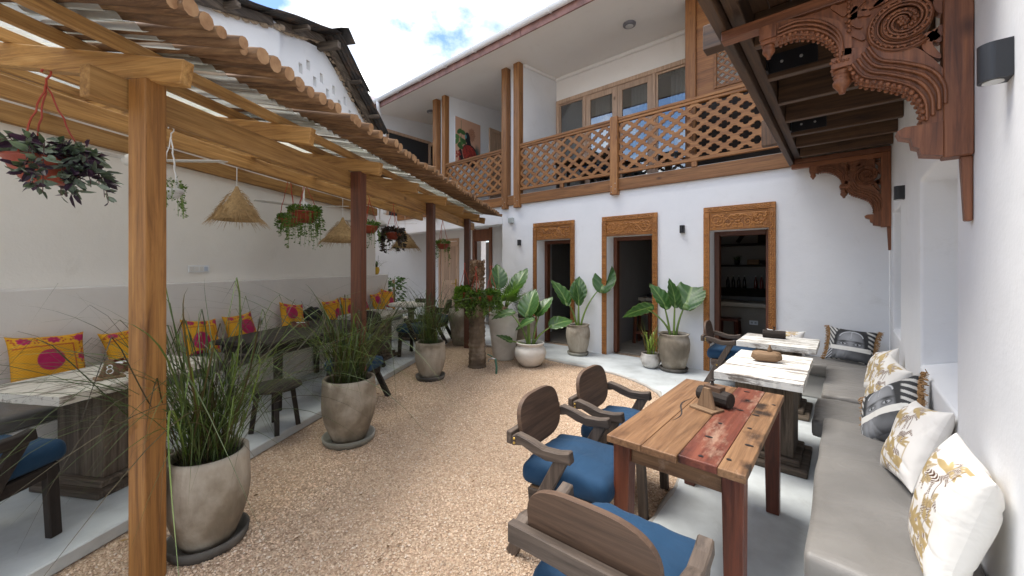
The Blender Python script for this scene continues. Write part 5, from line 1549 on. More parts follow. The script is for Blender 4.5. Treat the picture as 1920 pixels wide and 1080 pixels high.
# switches and socket
T = thing('switch_plate', 'row of white light switches on the wall above the ledge', 'switch', pw(4.399, 3.99, 1.575), PA + R(90))
mb = MB(); mb.box(-.13, .13, -.012, 0, -.042, .042); mb.build('plate', M['pvc'], T, bevel=.004)
for k in range(4):
    mb = MB(); mb.box(-.115 + k * .058, -.07 + k * .058, -.018, -.0122, -.025, .025); mb.build('rocker', M['fanwhite'] if k < 3 else simple('switch_blue', (.5, .56, .66), .4), T, bevel=.002)
T = thing('wall_socket', 'grey power socket low on the wall beside the yellow cushions', 'socket', pw(4.299, 4.80, .83), PA + R(90))
mb = MB(); mb.box(-.045, .045, -.01, 0, -.045, .045); mb.build('plate', M['greybox'], T, bevel=.003)
mb = MB(); mb.box(-.02, .02, -.014, -.0102, -.02, .02); mb.build('outlet', M['black'], T)

# ------------------------------------------------------------------ hanging lamps, fans
def straw_lamp(D, s, zap, zrim, rad, label, tilt=0):
    T = thing('straw_pendant', label, 'lamp', pw(D, s, zap), PA, 'straw pendant lamps')
    T.rotation_euler = (0, 0, PA + s)
    ztop = rz(D) - .062 - zap
    mb = MB(); mb.tube([(0, 0, 0), (0, 0, ztop - .03)], .004, n=5); mb.lathe([(.035, ztop - .03), (.03, ztop - .012), (.02, ztop)], 12); mb.build('cord', M['pvc'], T)
    h_ = zap - zrim
    prof = [(.012, .03), (.022, .0), (.05, -.06), (rad * .42, -h_ * .42), (rad * .72, -h_ * .70), (rad * .96, -h_), (rad * .93, -h_ * 1.0), (rad * .68, -h_ * .68), (rad * .38, -h_ * .40), (.03, -.05)]
    mb = MB(); mb.lathe(prof, 30, wob=.05, seed=s); sh = mb.build('shade', M['straw'], T, smooth=True)
    rg = random.Random(int(s * 100)); mb = MB()
    for k in range(620):
        t = rg.random() ** .6; a = rg.uniform(0, 2 * PI)
        r0 = .03 + (rad * .95 - .03) * t; z0 = -h_ * (.02 + .98 * t) + .008
        ln = rg.uniform(.05, .13) * (1.2 if t > .8 else .7); da = rg.uniform(-.35, .35)
        r1 = r0 + ln * .62 + rg.uniform(0, .02); z1 = z0 - ln * .72 + rg.uniform(-.02, .03)
        p0 = Vector((r0 * math.cos(a), r0 * math.sin(a), z0)); p1 = Vector((r1 * math.cos(a + da * ln), r1 * math.sin(a + da * ln), z1))
        mb.tube([p0, p0.lerp(p1, .5) + Vector((0, 0, .006)), p1], [.0022, .0018, .0008], n=3, cap=False)
    fr = mb.build('straw_fringe', M['straw'], T); fr['kind'] = 'stuff'
straw_lamp(3.50, 3.60, 2.42, 2.09, .22, 'conical straw pendant lamp hanging alone in front of the wall, clear of plants')
straw_lamp(3.49, 5.50, 2.33, 1.98, .30, 'shaggy straw pendant lamp half behind the second pergola post')
straw_lamp(3.33, 7.40, 2.30, 1.98, .26, 'straw pendant lamp behind the dark leaved hanging basket')
def fan(D, s, zhub, rot, label, up=0.0):
    T = thing('ceiling_fan', label, 'fan', pw(D, s, zhub), PA + rot, 'white ceiling fans')
    zt = rz(D) - .062 - zhub + up
    mb = MB(); mb.lathe([(.0, zt), (.075, zt), (.07, zt - .03), (.02, zt - .12), (.014, zt - .13), (.014, .06), (.03, .05)], 20); mb.build('canopy', M['fanwhite'], T, smooth=True)
    mb = MB(); mb.lathe([(.03, .0601), (.07, .035), (.115, .0), (.12, -.03), (.105, -.055), (.05, -.07), (0, -.072)], 24); mb.build('motor', M['fanwhite'], T, smooth=True)
    for k in range(3):
        a = k * 2 * PI / 3
        out = [(.10, -.03), (.20, -.055), (.55, -.065), (.66, -.05), (.67, .02), (.62, .05), (.2, .05), (.10, .03)]
        mb = MB(); mb.plate(out, [], lambda u, v, d: (u * math.cos(a) - v * math.sin(a), u * math.sin(a) + v * math.cos(a), -.012 + d + v * .12), .007); mb.build('blade', M['fanwhite'], T)
fan(3.45, 2.645, 2.47, R(12), 'white ceiling fan just behind the pale pine post')
fan(3.92, 5.19, 2.50, R(8), 'white ceiling fan over the dark table behind the green baskets', .125)
fan(3.38, 6.45, 2.37, R(6), 'white ceiling fan at the far end beside the dark leaved basket')
# ------------------------------------------------------------------ plants
def strip_mesh(strips, name='blades'):
    """strips: list of (points (n,3), half widths (n), side vectors (n,3), colour) -> one mesh with vertex colours"""
    V, Q, C = [], [], []; b = 0
    for P, w, S, c in strips:
        n = len(P)
        V.append(P - S * w[:, None]); V.append(P + S * w[:, None])
        i = np.arange(n - 1)
        Q.append(np.stack([b + i, b + i + 1, b + n + i + 1, b + n + i], 1))
        C.append(np.tile(c, (2 * n, 1)) if np.ndim(c) == 1 else np.concatenate([c, c]))
        b += 2 * n
    return fast_mesh(name, np.concatenate(V), np.concatenate(Q), np.concatenate(C))
GRASS = leafmat('grass_blade', ((.042, .072, .016), (.095, .135, .034)), .5, .25, 6)
PURPLE = leafmat('purple_striped_leaf', ((.7, .7, .7), (1, 1, 1)), .45, .12)
TRAIL = leafmat('small_green_leaf', ((.06, .12, .02), (.12, .20, .035)), .5, .25, 12)
DARKLEAF = leafmat('dark_bronze_leaf', ((.035, .022, .022), (.06, .04, .035)), .4, .1, 12)
ELEPH = leafmat('elephant_ear_leaf', ((.62, .66, .62), (1.0, 1.0, 1.0)), .4, .2, 5)
STEM = simple('green_stem', (.16, .25, .05), .45, var=.25)
def grass_strips(n, h, spread, seed, r0=.10, w=.006, cx=0, cy=0, cz=0, droop=1.0):
    rng = np.random.default_rng(seed); out = []
    for k in range(n):
        a = rng.random() * 6.283; m = 13
        ln = h * rng.uniform(.55, 1.25); lean = rng.uniform(.02, .70) * spread
        rr = r0 * math.sqrt(rng.random()); a0 = rng.random() * 6.283
        t = np.linspace(0, 1, m)
        bendp = rng.uniform(1.6, 2.6)
        out_r = ln * (lean * t + droop * .55 * spread * t ** bendp * rng.uniform(.4, 1.3))
        up = ln * (t - droop * .74 * rng.uniform(.35, 1.25) * spread ** .5 * t ** (bendp + .7))
        if rng.random() < .34:   # blades that fold over sharply
            kf = rng.uniform(.5, .75); fold = np.clip(t - kf, 0, 1); up = ln * (np.minimum(t, kf) * .95 - fold * rng.uniform(.5, .95)); out_r = ln * (lean * np.minimum(t, kf) + fold * rng.uniform(.25, .6))
        tw = rng.uniform(-.5, .5) * t
        P = np.stack([cx + rr * math.cos(a0) + np.cos(a + tw) * out_r, cy + rr * math.sin(a0) + np.sin(a + tw) * out_r, cz + up], 1)
        S = np.stack([-np.sin(a + tw), np.cos(a + tw), .25 * np.sin(t * 3 + k)], 1)
        ww = w * rng.uniform(.6, 1.25) * np.clip(np.minimum(.5 + 3 * t, 1), 0, 1) * np.clip((1 - t) * 2.2, .05, 1)
        q = rng.random()
        c = np.array((1, 1, 1, 1.)) * rng.uniform(.45, 1.15)
        if q < .26: c = np.array((1.1, .55, .8, 1)) * rng.uniform(.4, .8)     # purplish dark blades
        elif q < .25: c = np.array((3.2, 1.75, 1.3, 1)) * rng.uniform(.7, 1.1)  # dry straw blades
        elif q < .35: c = np.array((1.5, 1.5, 1.1, 1))
        c[3] = 1; out.append((P, ww, S, c))
    return out
def lathe_pot(T, prof_out, wall=.025, mat=None, n=40, wob=.012, seed=0, soil=True, name='pot'):
    """thick walled pot from its outer profile (r, z), bottom first"""
    inner = [(max(r - wall, .01), z) for r, z in prof_out if z > .06]
    top = prof_out[-1]
    prof = [(0, 0)] + list(prof_out) + [(top[0] - wall * .5, top[1] + .006)] + list(reversed(inner)) + [(0, inner[0][1])]
    mb = MB(); mb.lathe(prof, n, wob=wob, seed=seed); mb.build(name, mat, T, smooth=True)
    zs = top[1] - .05
    if soil:
        rs = None
        for (r0, z0), (r1, z1) in zip(prof_out, prof_out[1:]):
            if z0 <= zs <= z1: rs = r0 + (r1 - r0) * (zs - z0) / (z1 - z0 + 1e-9) - wall
        mb = MB(); mb.lathe([(0, zs + .012), ((rs or top[0] - wall) * .5, zs + .008), ((rs or top[0] - wall) + .004, zs)], 24, wob=.05, seed=seed); mb.build('soil', M['soil'], T, smooth=True)
    return zs
def saucer(T, r, mat, h=.05):
    mb = MB(); mb.lathe([(0, 0), (r * .9, 0), (r * .97, h * .4), (r, h), (r - .015, h + .003), (r - .03, h * .45), (0, h * .4)], 40, wob=.01); mb.build('saucer', mat, T, smooth=True)
def urn(R_, H_, rb=.62, belly=.62, rim=.96):
    pts = []
    for i in range(15):
        t = i / 14
        r = rb + (1 - rb) * math.sin(min(t / belly, 1) * PI / 2) if t < belly else 1 - (1 - rim) * ((t - belly) / (1 - belly)) ** 1.6
        pts.append((R_ * r, H_ * t))
    return pts
def grass_pot(loc, R_, H_, sauc, n, h, seed, label, spread=.8):
    T = thing('potted_grass', label, 'potted plant', loc, seed * 1.3, 'tall grasses in cement pots')
    saucer(T, R_ * .98, sauc, .06)
    P = thing('planter', None, None); P.parent = T; P.location = (0, 0, .026)
    zs = lathe_pot(P, urn(R_, H_), .028, M['claypot'], seed=seed)
    me = strip_mesh(grass_strips(n, h, spread, seed, R_ * .62, .0036, cz=zs + .03))
    o = link_mesh('grass', me, GRASS, T)
    return T
grass_pot((-2.80, .55, 0), .205, .50, M['saucer'], 300, 1.28, 1, 'big cement pot of arching grass right beside the pale pine post', 1.15)
grass_pot(pw(2.03, 3.30), .235, .55, M['palesaucer'], 270, 1.15, 2, 'cement pot of grass on a pale saucer in front of the second post', 1.1)
grass_pot(pw(2.00, 5.30), .215, .50, M['saucer'], 220, 1.15, 3, 'cement pot of grass on a dark saucer by the third post', 1.05)
# tapered planter behind the last post
T = thing('planter', 'tall tapered square cement planter with grass behind the last pergola post', 'potted plant', (-5.95, 5.42, 0), R(20))
mb = MB()
def sq(r, z): return [(r * math.copysign(abs(math.cos(t)) ** .35, math.cos(t)), r * math.copysign(abs(math.sin(t)) ** .35, math.sin(t)), z) for t in [2 * PI * i / 32 for i in range(32)]]
rings = [sq(.20, 0), sq(.21, .03), sq(.27, .5), sq(.30, .76), sq(.275, .765), sq(.25, .68)]
vs = [p for r_ in rings for p in r_]
fs = [(j*32+i, j*32+(i+1) % 32, (j+1)*32+(i+1) % 32, (j+1)*32+i) for j in range(len(rings) - 1) for i in range(32)] + [tuple(range(31, -1, -1))]
mb.add(vs, fs); mb.build('pot', M['claypot'], T, smooth=True)
mb = MB(); mb.add(sq(.258, .69), [tuple(range(32))]); mb.build('soil', M['soil'], T)
link_mesh('grass', strip_mesh(grass_strips(160, .75, .7, 44, .12, .005, cz=.70)), GRASS, T)

def big_leaf(ln, wd_, seed, fold=.35, droop=.5, heart=.30):
    """elephant ear blade in local frame: stalk joins at origin, tip along +x; returns V, Q, C"""
    nu, nv = 26, 17; rng = random.Random(seed)
    V = np.zeros((nu, nv, 3)); C = np.ones((nu, nv, 4))
    ph = rng.uniform(0, 6)
    for i in range(nu):
        u = i / (nu - 1)
        x = -heart + (1 + heart) * u            # lobes reach behind the stalk
        wv = math.sin(PI * min(1, max(0, (u + .02)) ** .72)) ** .78 if u < 1 else 0
        wv = max(wv, .0)
        for j in range(nv):
            v = -1 + 2 * j / (nv - 1)
            notch = max(0, -x / heart) if x < 0 else 0
            yy = v * wv * wd_ / 2
            if notch > 0 and abs(v) < .5 * notch: yy = math.copysign(.5 * notch * wv * wd_ / 2, v if v != 0 else 1)
            xx = x * ln
            z = abs(yy) * fold - droop * ln * max(0, x) ** 2 * .55 - .25 * ln * max(0, -x) ** 1.5
            rip = math.sin(u * 34 - abs(v) * 9 + ph)
            z += .012 * rip * abs(v) ** 1.5 * (ln / .5)
            V[i, j] = (xx, yy, z)
            vein = max(0, math.cos(u * 34 - abs(v) * 9)) ** 10
            g_ = .75 + .25 * math.sin(u * 34 - abs(v) * 9)
            c = np.array((.045, .125, .026)) * (.72 + .3 * g_)
            c = c * (1 - .45 * vein) + np.array((.20, .30, .10)) * .45 * vein
            if abs(v) < .07: c = np.array((.22, .32, .11))
            if abs(v) > .93: c = c * .5 + np.array((.22, .28, .07)) * .5
            C[i, j] = (*c, 1)
    idx = np.arange(nu * nv).reshape(nu, nv)
    Q = np.stack([idx[:-1, :-1], idx[1:, :-1], idx[1:, 1:], idx[:-1, 1:]], -1).reshape(-1, 4)
    return V.reshape(-1, 3), Q, C.reshape(-1, 4)
def elephant_ear(T, base, leaves, seed):
    """leaves: (azimuth deg, reach, height, blade length, width, pitch deg, roll)"""
    rng = random.Random(seed)
    for k, (az, reach, hh, ln, wd_, baz, pitch, roll) in enumerate(leaves):
        a = R(az); d = Vector((math.cos(a), math.sin(a), 0))
        p0 = Vector(base) + d * .03 + Vector((rng.uniform(-.02, .02), rng.uniform(-.02, .02), -.02))
        p3 = Vector(base) + d * reach + Vector((0, 0, hh))
        p1 = p0 + Vector((0, 0, hh * .5)) + d * reach * .12; p2 = p0 + Vector((0, 0, hh * .85)) + d * reach * .55
        pts = [p0 * (1-t)**3 + p1 * 3*t*(1-t)**2 + p2 * 3*t*t*(1-t) + p3 * t**3 for t in [i / 12 for i in range(13)]]
        mb = MB(); mb.tube(pts, [.019 - .011 * i / 12 for i in range(13)], n=7); mb.build('stalk', STEM, T, smooth=True)
        V, Q, C = big_leaf(ln, wd_, seed * 10 + k, .10 + .18 * rng.random(), .15 + .35 * rng.random())
        rot = Matrix.Rotation(R(baz), 3, 'Z') @ Matrix.Rotation(R(pitch), 3, 'Y') @ Matrix.Rotation(R(roll), 3, 'X')
        V = V @ np.array(rot).T + np.array(p3)
        link_mesh('leaf', fast_mesh('leaf', V, Q, C), ELEPH, T)
AW = -YAW * 0  # world azimuth helper: 0 = +x
# azimuths are in world degrees: camera-right is about 41, camera-left about 221, towards the camera about -49
T = thing('potted_elephant_ear', 'round white pot with a low elephant ear plant on the gravel', 'potted plant', (-3.86, 4.93, 0))
zs = lathe_pot(T, [(.13, 0), (.19, .05), (.245, .14), (.26, .21), (.245, .28), (.205, .325), (.20, .335), (.225, .365), (.23, .38)], .03, M['whitepot'], seed=2, wob=.02)
elephant_ear(T, (0, 0, zs), [(221, .36, .08, .24, .24, 190, -25, 0), (212, .34, .52, .32, .22, 215, 10, -30), (160, .06, .56, .42, .38, 100, -62, 0), (60, .18, .54, .34, .32, 70, -48, 10), (35, .40, .34, .34, .30, 60, -18, 30), (-60, .08, .40, .30, .25, 200, 25, -30)], 3)
T = thing('potted_elephant_ear', 'brown glazed jar with elephant ear between the first and second carved doorways', 'potted plant', (-3.63, 6.02, .03), group=None)
saucer(T, .19, M['palesaucer'], .05)
J = thing('jar', None, None); J.parent = T; J.location = (0, 0, .022)
JAR = [(.14, 0), (.15, .02), (.185, .15), (.212, .30), (.215, .38), (.205, .45), (.188, .485), (.195, .505), (.208, .515)]
zs = lathe_pot(J, JAR, .03, M['claypot'], seed=5)
elephant_ear(T, (0, 0, zs + .03), [(221, .24, .50, .46, .32, 175, -58, -10), (120, .06, .56, .40, .32, 110, -66, 15), (41, .46, .74, .50, .42, 95, -60, 10), (-40, .05, .48, .34, .2, 150, -80, 0)], 5)
T = thing('potted_elephant_ear', 'brown glazed jar with elephant ear next to the little white pot by the widest doorway', 'potted plant', (-1.97, 6.04, .03))
saucer(T, .205, M['saucer'], .05)
J = thing('jar', None, None); J.parent = T; J.location = (0, 0, .022)
zs = lathe_pot(J, [(r * 1.07, z * 1.04) for r, z in JAR], .03, M['claypot'], seed=9)
elephant_ear(T, (0, 0, zs + .03), [(221, .42, .42, .40, .24, 222, 12, 60), (200, .14, .50, .38, .30, 170, -55, -20), (45, .22, .54, .54, .46, 85, -55, 12), (-50, .05, .54, .36, .24, 150, -76, 0)], 8)
T = thing('potted_grass', 'little chipped white pot of lemongrass beside the tall brown jar', 'potted plant', (-2.30, 5.98, .03))
zs = lathe_pot(T, [(.08, 0), (.125, .04), (.155, .11), (.155, .16), (.135, .205), (.14, .22)], .02, potmat('chipped_white_pot', (.60, .58, .54), (.48, .45, .41), (.35, .30, .26)), seed=3, wob=.03)
link_mesh('grass', strip_mesh(grass_strips(46, .58, .55, 17, .07, .006, cz=zs + .01, droop=.7)), leafmat('lemongrass', ((.14, .20, .04), (.22, .28, .07)), .5, .25), T)
# tall white jar with fan palm, beige jar behind it
def fan_palm(T, base, fronds, seed, mat, ln=.5):
    strips = []; rng = np.random.default_rng(seed)
    for (az, el, st) in fronds:
        a = R(az); e = R(el)
        d = np.array((math.cos(a) * math.cos(e), math.sin(a) * math.cos(e), math.sin(e)))
        hub = np.array(base) + d * st
        mb = MB(); mb.tube([base, Vector(base).lerp(Vector(hub), .5) + Vector((0, 0, .03)), hub], [.012, .009, .007], n=6); mb.build('stalk', STEM, T, smooth=True)
        side = np.cross(d, (0, 0, 1)); side /= np.linalg.norm(side); nrm = np.cross(side, d)
        for k in range(22):
            th = R(-105 + 210 * k / 21); m = 6
            dd = d * math.cos(th) + side * math.sin(th)
            t = np.linspace(0, 1, m); l = ln * (1 - .25 * abs(k - 10.5) / 10.5)
            P = hub + np.outer(t * l, dd) + np.outer(-.16 * l * t ** 2, (0, 0, 1)) + np.outer(.1 * l * np.abs(np.sin(th)) * t, nrm)
            S = np.tile(np.cross(dd, nrm), (m, 1)); w = ln * .034 * np.clip(.4 + 2 * t, 0, 1) * np.clip((1 - t) * 1.7, .04, 1)
            strips.append((P, w, S, np.array((1, 1, 1, 1)) * np.array([*(rng.uniform(.75, 1.2),) * 3, 1])))
    link_mesh('fronds', strip_mesh(strips, 'fronds'), mat, T)
T = thing('potted_palm', 'tall white jar with an elephant ear and fan palm behind the palm stump', 'potted plant', (-4.50, 5.0, 0))
zs = lathe_pot(T, [(.17, 0), (.185, .02), (.225, .35), (.255, .62), (.26, .70), (.245, .75), (.235, .76), (.25, .785), (.255, .80)], .03, M['whitepot'], seed=6)
mb = MB(); mb.tube([(0, 0, zs - .02), (.01, 0, zs + .08), (.02, .01, zs + .16)], [.05, .045, .035], n=9); mb.build('trunk', wood('crate', 'Z'), T, smooth=True)
PALM = leafmat('fan_palm_leaf', ((.075, .16, .03), (.14, .24, .05)), .4, .3, 5)
fan_palm(T, Vector((.02, .01, zs + .12)), [(41, 38, .28), (10, 55, .26), (80, 68, .30), (200, 50, .22), (-40, 45, .22)], 4, PALM, .40)
elephant_ear(T, (.0, .02, zs), [(215, .10, .58, .40, .32, 140, -66, 0), (55, .24, .54, .40, .32, 90, -55, 10)], 14)
T = thing('potted_grass', 'beige jar with fine dark grass standing behind the tall white jar', 'potted plant', (-4.78, 5.88, .03))
saucer(T, .2, M['palesaucer'], .045)
J = thing('jar', None, None); J.parent = T; J.location = (0, 0, .02)
zs = lathe_pot(J, [(r * 1.2, z * 1.1) for r, z in JAR], .03, M['claypot'], seed=12)
link_mesh('grass', strip_mesh(grass_strips(150, .8, .75, 23, .12, .0035, cz=zs + .02)), leafmat('fine_dark_grass', ((.045, .06, .025), (.09, .10, .05)), .5, .2), T)

# palm stump hung with three baskets
T = thing('palm_stump', 'cut palm trunk standing in the gravel, hung with trailing baskets', 'tree stump', (-4.47, 4.33, 0))
prof = []; rg = random.Random(2)
for i in range(60):
    t = i / 59; r = .138 - .035 * t + .010 * ((i % 3) == 0) + rg.uniform(-.004, .004)
    prof.append((r, 1.38 * t))
mb = MB(); mb.lathe([(0, 0)] + prof + [(0, 1.385)], 22, wob=.05, seed=1)
mb.build('trunk', potmat('palm_bark', (.34, .275, .205), (.16, .115, .08), (.45, .40, .34)), T, smooth=True)
mb = MB()
for i in range(230):
    a = rg.uniform(0, 2 * PI); z = 1.24 + .44 * (i / 230); r = .098
    p = Vector((r * math.cos(a), r * math.sin(a), z)); q = p + Vector((math.cos(a) * .028 + rg.uniform(-.01, .01), math.sin(a) * .028 + rg.uniform(-.01, .01), rg.uniform(.015, .045)))
    mb.bar(p, q, rg.uniform(.012, .032), .016, (math.cos(a), math.sin(a), 0), rg.uniform(.4, .8))
mb.lathe([(.10, 1.36), (.098, 1.66), (.05, 1.71), (0, 1.70)], 16, wob=.1)
o = mb.build('cut_leaf_bases', potmat('palm_fibre', (.26, .165, .09), (.10, .06, .032), (.5, .42, .36)), T); o['kind'] = 'stuff'

def leaf_cloud(n, fn, size, seed, cols, elong=1.7):
    """many small pointed leaves; fn(rng) -> (position, outward direction)"""
    rng = np.random.default_rng(seed); V, Q, C = [], [], []
    for k in range(n):
        p, d = fn(rng); d = d / (np.linalg.norm(d) + 1e-9)
        s = size * rng.uniform(.6, 1.25); sd_ = np.cross(d, rng.normal(size=3)); sd_ /= np.linalg.norm(sd_) + 1e-9
        up = np.cross(sd_, d); l = s * elong
        b = len(V) * 6
        V.append(np.array([p, p + d * l * .35 + sd_ * s * .42 + up * s * .10, p + d * l * .75 + sd_ * s * .30 - up * s * .02, p + d * l - up * s * .18, p + d * l * .75 - sd_ * s * .30 - up * s * .02, p + d * l * .35 - sd_ * s * .42 + up * s * .10]))
        Q.append([(b, b + 1, b + 2, b + 3), (b, b + 3, b + 4, b + 5)])
        c = np.array(cols[rng.integers(len(cols))]) * rng.uniform(.7, 1.25); C.append(np.tile((*c, 1), (6, 1)))
    return fast_mesh('leaves', np.concatenate(V), np.concatenate(Q), np.concatenate(C), smooth=False)
def basket(loc, R_, ztop, label, leafm, cols, seed, trails=26, trail_len=.4, leaf=.022, mound=240, bowl=M['terracotta'], group='hanging baskets', long_dir=None, spread=1.0, elong=1.7, clusters=True, cord=M['redcord']):
    """hanging bowl: rim at z = 0, hook at ztop"""
    T = thing('hanging_basket', label, 'hanging plant', loc, seed, group)
    H_ = R_ * .85
    mb = MB(); mb.lathe([(0, -H_), (R_ * .55, -H_), (R_ * .86, -H_ * .55), (R_, -.02), (R_ * 1.05, -.015), (R_ * 1.05, 0), (R_ * .98, 0), (R_ * .8, -H_ * .5), (R_ * .5, -H_ * .9), (0, -H_ * .9)], 24); mb.build('bowl', bowl, T, smooth=True)
    mb = MB(); mb.lathe([(0, -.02), (R_ * .94, -.035)], 16); mb.build('soil', M['soil'], T)
    mb = MB()
    for k in range(3):
        a = k * 2 * PI / 3 + .4
        pts = [Vector((R_ * 1.0 * math.cos(a), R_ * 1.0 * math.sin(a), -.01)).lerp(Vector((0, 0, ztop - .085)), i / 10) + Vector((.004 * math.cos(i * 2.2), .004 * math.sin(i * 2.2), 0)) for i in range(11)]
        mb.tube(pts, .0045, n=5)
    mb.tube([(0, 0, ztop - .09), (.0, 0, ztop - .055), (.018, 0, ztop - .03), (.02, 0, ztop - .012), (0, 0, ztop), (-.018, 0, ztop - .008), (-.02, 0, ztop - .02)], .005, n=6)
    mb.build('hanger', cord, T)
    rg = random.Random(seed); starts = []
    for k in range(trails):
        a = rg.uniform(0, 2 * PI); l = trail_len * rg.uniform(.25, 1.1); out = R_ * rg.uniform(.10, .5) * spread
        if long_dir is not None and rg.random() < .55: a = long_dir - seed + rg.gauss(0, .5); out *= 2.0
        p0 = np.array((R_ * .85 * math.cos(a), R_ * .85 * math.sin(a), .01)); starts.append((a, l, out, p0))
    def pt(tr, t):
        a, l, out, p0 = tr
        return p0 + np.array((math.cos(a) * out * (1 - (1 - t) ** 2), math.sin(a) * out * (1 - (1 - t) ** 2), .06 * math.sin(PI * min(1, t * 2.2)) * (t < .45) - l * max(0, t - .12) ** 1.15))
    mb = MB()
    for tr in starts:
        mb.tube([pt(tr, i / 7) for i in range(8)], .0022, n=3, cap=False)
    so = mb.build('stems', STEM if leafm is not PURPLE else simple('purple_stem', (.10, .05, .05), .5) if 'purple_stem' not in bpy.data.materials else bpy.data.materials['purple_stem'], T); so['kind'] = 'stuff'
    def fn(rng):
        if rng.random() < mound / (mound + trails * 22):
            a = rng.random() * 6.283; r = R_ * 1.12 * math.sqrt(rng.random()); z = rng.uniform(0, .10) * (1 - .5 * (r / R_) ** 2)
            return np.array((r * math.cos(a), r * math.sin(a), z)), np.array((math.cos(a) * rng.uniform(.2, 1), math.sin(a) * rng.uniform(.2, 1), rng.uniform(-.4, .8)))
        tr = starts[rng.integers(len(starts))]; t = rng.random()
        p = pt(tr, t); return p + rng.normal(size=3) * .008, np.array((math.cos(tr[0]) + rng.normal() * .7, math.sin(tr[0]) + rng.normal() * .7, rng.uniform(-1.0, .35)))
    o = link_mesh('foliage', leaf_cloud(mound + trails * 22, fn, leaf, seed, cols, elong), leafm, T)
    return T
GREENS = [(1, 1, 1), (.8, .9, .8), (1.2, 1.15, .9)]
TRAD = [(.055, .030, .060), (.10, .14, .10), (.26, .32, .26), (.13, .17, .12), (.06, .022, .06), (.19, .25, .19)]
basket(pw(2.76, 1.655, 2.17), .145, rz(2.76) - .062 - 2.17 + .012, 'big terracotta hanging bowl of purple striped leaves in front of the pine post', PURPLE, TRAD, 1, 20, .26, .034, 170, spread=1.35, elong=2.1, long_dir=R(30))
basket(pw(3.17, 2.645, 2.22), .078, rz(3.17) - .062 - 2.22 + .012, 'white hanging pot with dark leaves and fine trails just past the pine post', TRAIL, GREENS, 2, 12, .26, .014, 90, bowl=M['pvc'], cord=M['pvc'])
basket(pw(3.42, 4.55, 2.31), .165, rz(3.42) - .062 - 2.31 + .012, 'terracotta hanging bowl spilling long bright green trails in front of the wall', TRAIL, GREENS, 3, 46, .52, .021, 420)
basket(pw(3.92, 4.90, 2.27), .13, rz(3.92) + .062 - 2.27 + .020, 'smaller green hanging bowl close behind the long green trailing one', TRAIL, GREENS, 4, 26, .30, .020, 260)
basket(pw(3.05, 5.50, 2.22), .13, rz(3.05) - .062 - 2.22 + .012, 'green hanging basket mostly hidden behind the second pergola post', TRAIL, GREENS, 5, 20, .38, .020, 220)
basket(pw(3.12, 6.45, 2.20), .14, rz(3.12) - .062 - 2.20 + .012, 'hanging basket of blackish leaves in front of the far straw lamp', DARKLEAF, GREENS, 6, 26, .40, .044, 170, spread=1.4, elong=1.6)
basket(pw(2.54, 7.40, 2.05), .12, rz(2.54) - .062 - 2.05 + .012, 'small green hanging basket with one long strand by the third post', TRAIL, GREENS, 7, 14, .55, .022, 260)
# baskets on the palm stump
SG = [(.9, .8, .6), (.7, .62, .55), (1.3, 1.4, 1.0), (.5, .45, .42)]
for k, (az, r_, z, cols, lm, lab) in enumerate(((221, .20, 1.20, [(1.5, 1.5, .7), (1.1, 1.2, .6)], TRAIL, 'lime green trailing basket on the pergola side of the palm stump'), (-49, .20, 1.14, SG, TRAIL, 'grey green trailing basket on the front of the palm stump'), (30, .23, 1.15, [(.8, .9, .7), (1.1, 1.2, .9)], TRAIL, 'red bowl of green trailers on the doorway side of the palm stump'))):
    p = Vector((-4.47 + r_ * math.cos(R(az)), 4.33 + r_ * math.sin(R(az)), z))
    basket(p, .115, .46, lab, lm, cols, 21 + k, 95, .36, .024, 700, spread=1.1, group='baskets on the palm stump')
# yellow pot on the ledge, leafy plant in the corner
T = thing('potted_plant', 'yellow pot of wispy plant standing on the end of the wall ledge', 'potted plant', pw(4.45, 8.28, 1.421), PA)
zs = lathe_pot(T, [(.06, 0), (.08, .02), (.10, .08), (.10, .12), (.085, .155), (.09, .165)], .012, simple('yellow_glaze', (.55, .34, .015), .35, var=.2), seed=2, wob=.02)
link_mesh('grass', strip_mesh(grass_strips(60, .42, 1.0, 31, .05, .004, cz=zs)), GRASS, T)
T = thing('leafy_plant', 'dark green climbing pot plant on a pole beyond the bench end', 'potted plant', pw(4.35, 9.0, .03), PA)
zs = lathe_pot(T, [(.13, 0), (.17, .2), (.19, .36)], .02, M['whitepot'], seed=4)
mb = MB(); mb.tube([(0, 0, zs), (.02, 0, .8), (0, 0, 1.25)], .03, n=8); mb.build('moss_pole', wood('crate', 'Z'), T, smooth=True)
def bush(rng):
    a = rng.random() * 6.283; z = rng.uniform(.6, 1.32); r = rng.uniform(.03, .27)
    return np.array((r * math.cos(a), r * math.sin(a), z)), np.array((math.cos(a), math.sin(a), rng.uniform(-.9, .3)))
link_mesh('foliage', leaf_cloud(190, bush, .075, 5, [(.45, .6, .5), (.7, .85, .6), (.35, .5, .4)], 1.7), TRAIL, T)
# garden tap
T = thing('garden_tap', 'green pipe standpipe tap sticking out of the gravel', 'tap', (-3.95, 4.22, 0))
gp = simple('green_pipe', (.05, .16, .11), .5, var=.3)
mb = MB(); mb.tube([(0, 0, -.02), (.01, 0, .10), (-.012, 0, .20), (-.015, 0, .225)], .016, n=8); mb.build('pipe', gp, T, smooth=True)
mb = MB(); mb.tube([(-.015, 0, .215), (-.06, -.02, .225), (-.11, -.045, .205), (-.115, -.047, .175)], [.016, .014, .013, .015], n=8); mb.build('spout', M['steel'], T, smooth=True)
mb = MB(); mb.bar((-.055, -.02, .25), (-.15, -.03, .275), .022, .008); mb.build('lever', gp, T)
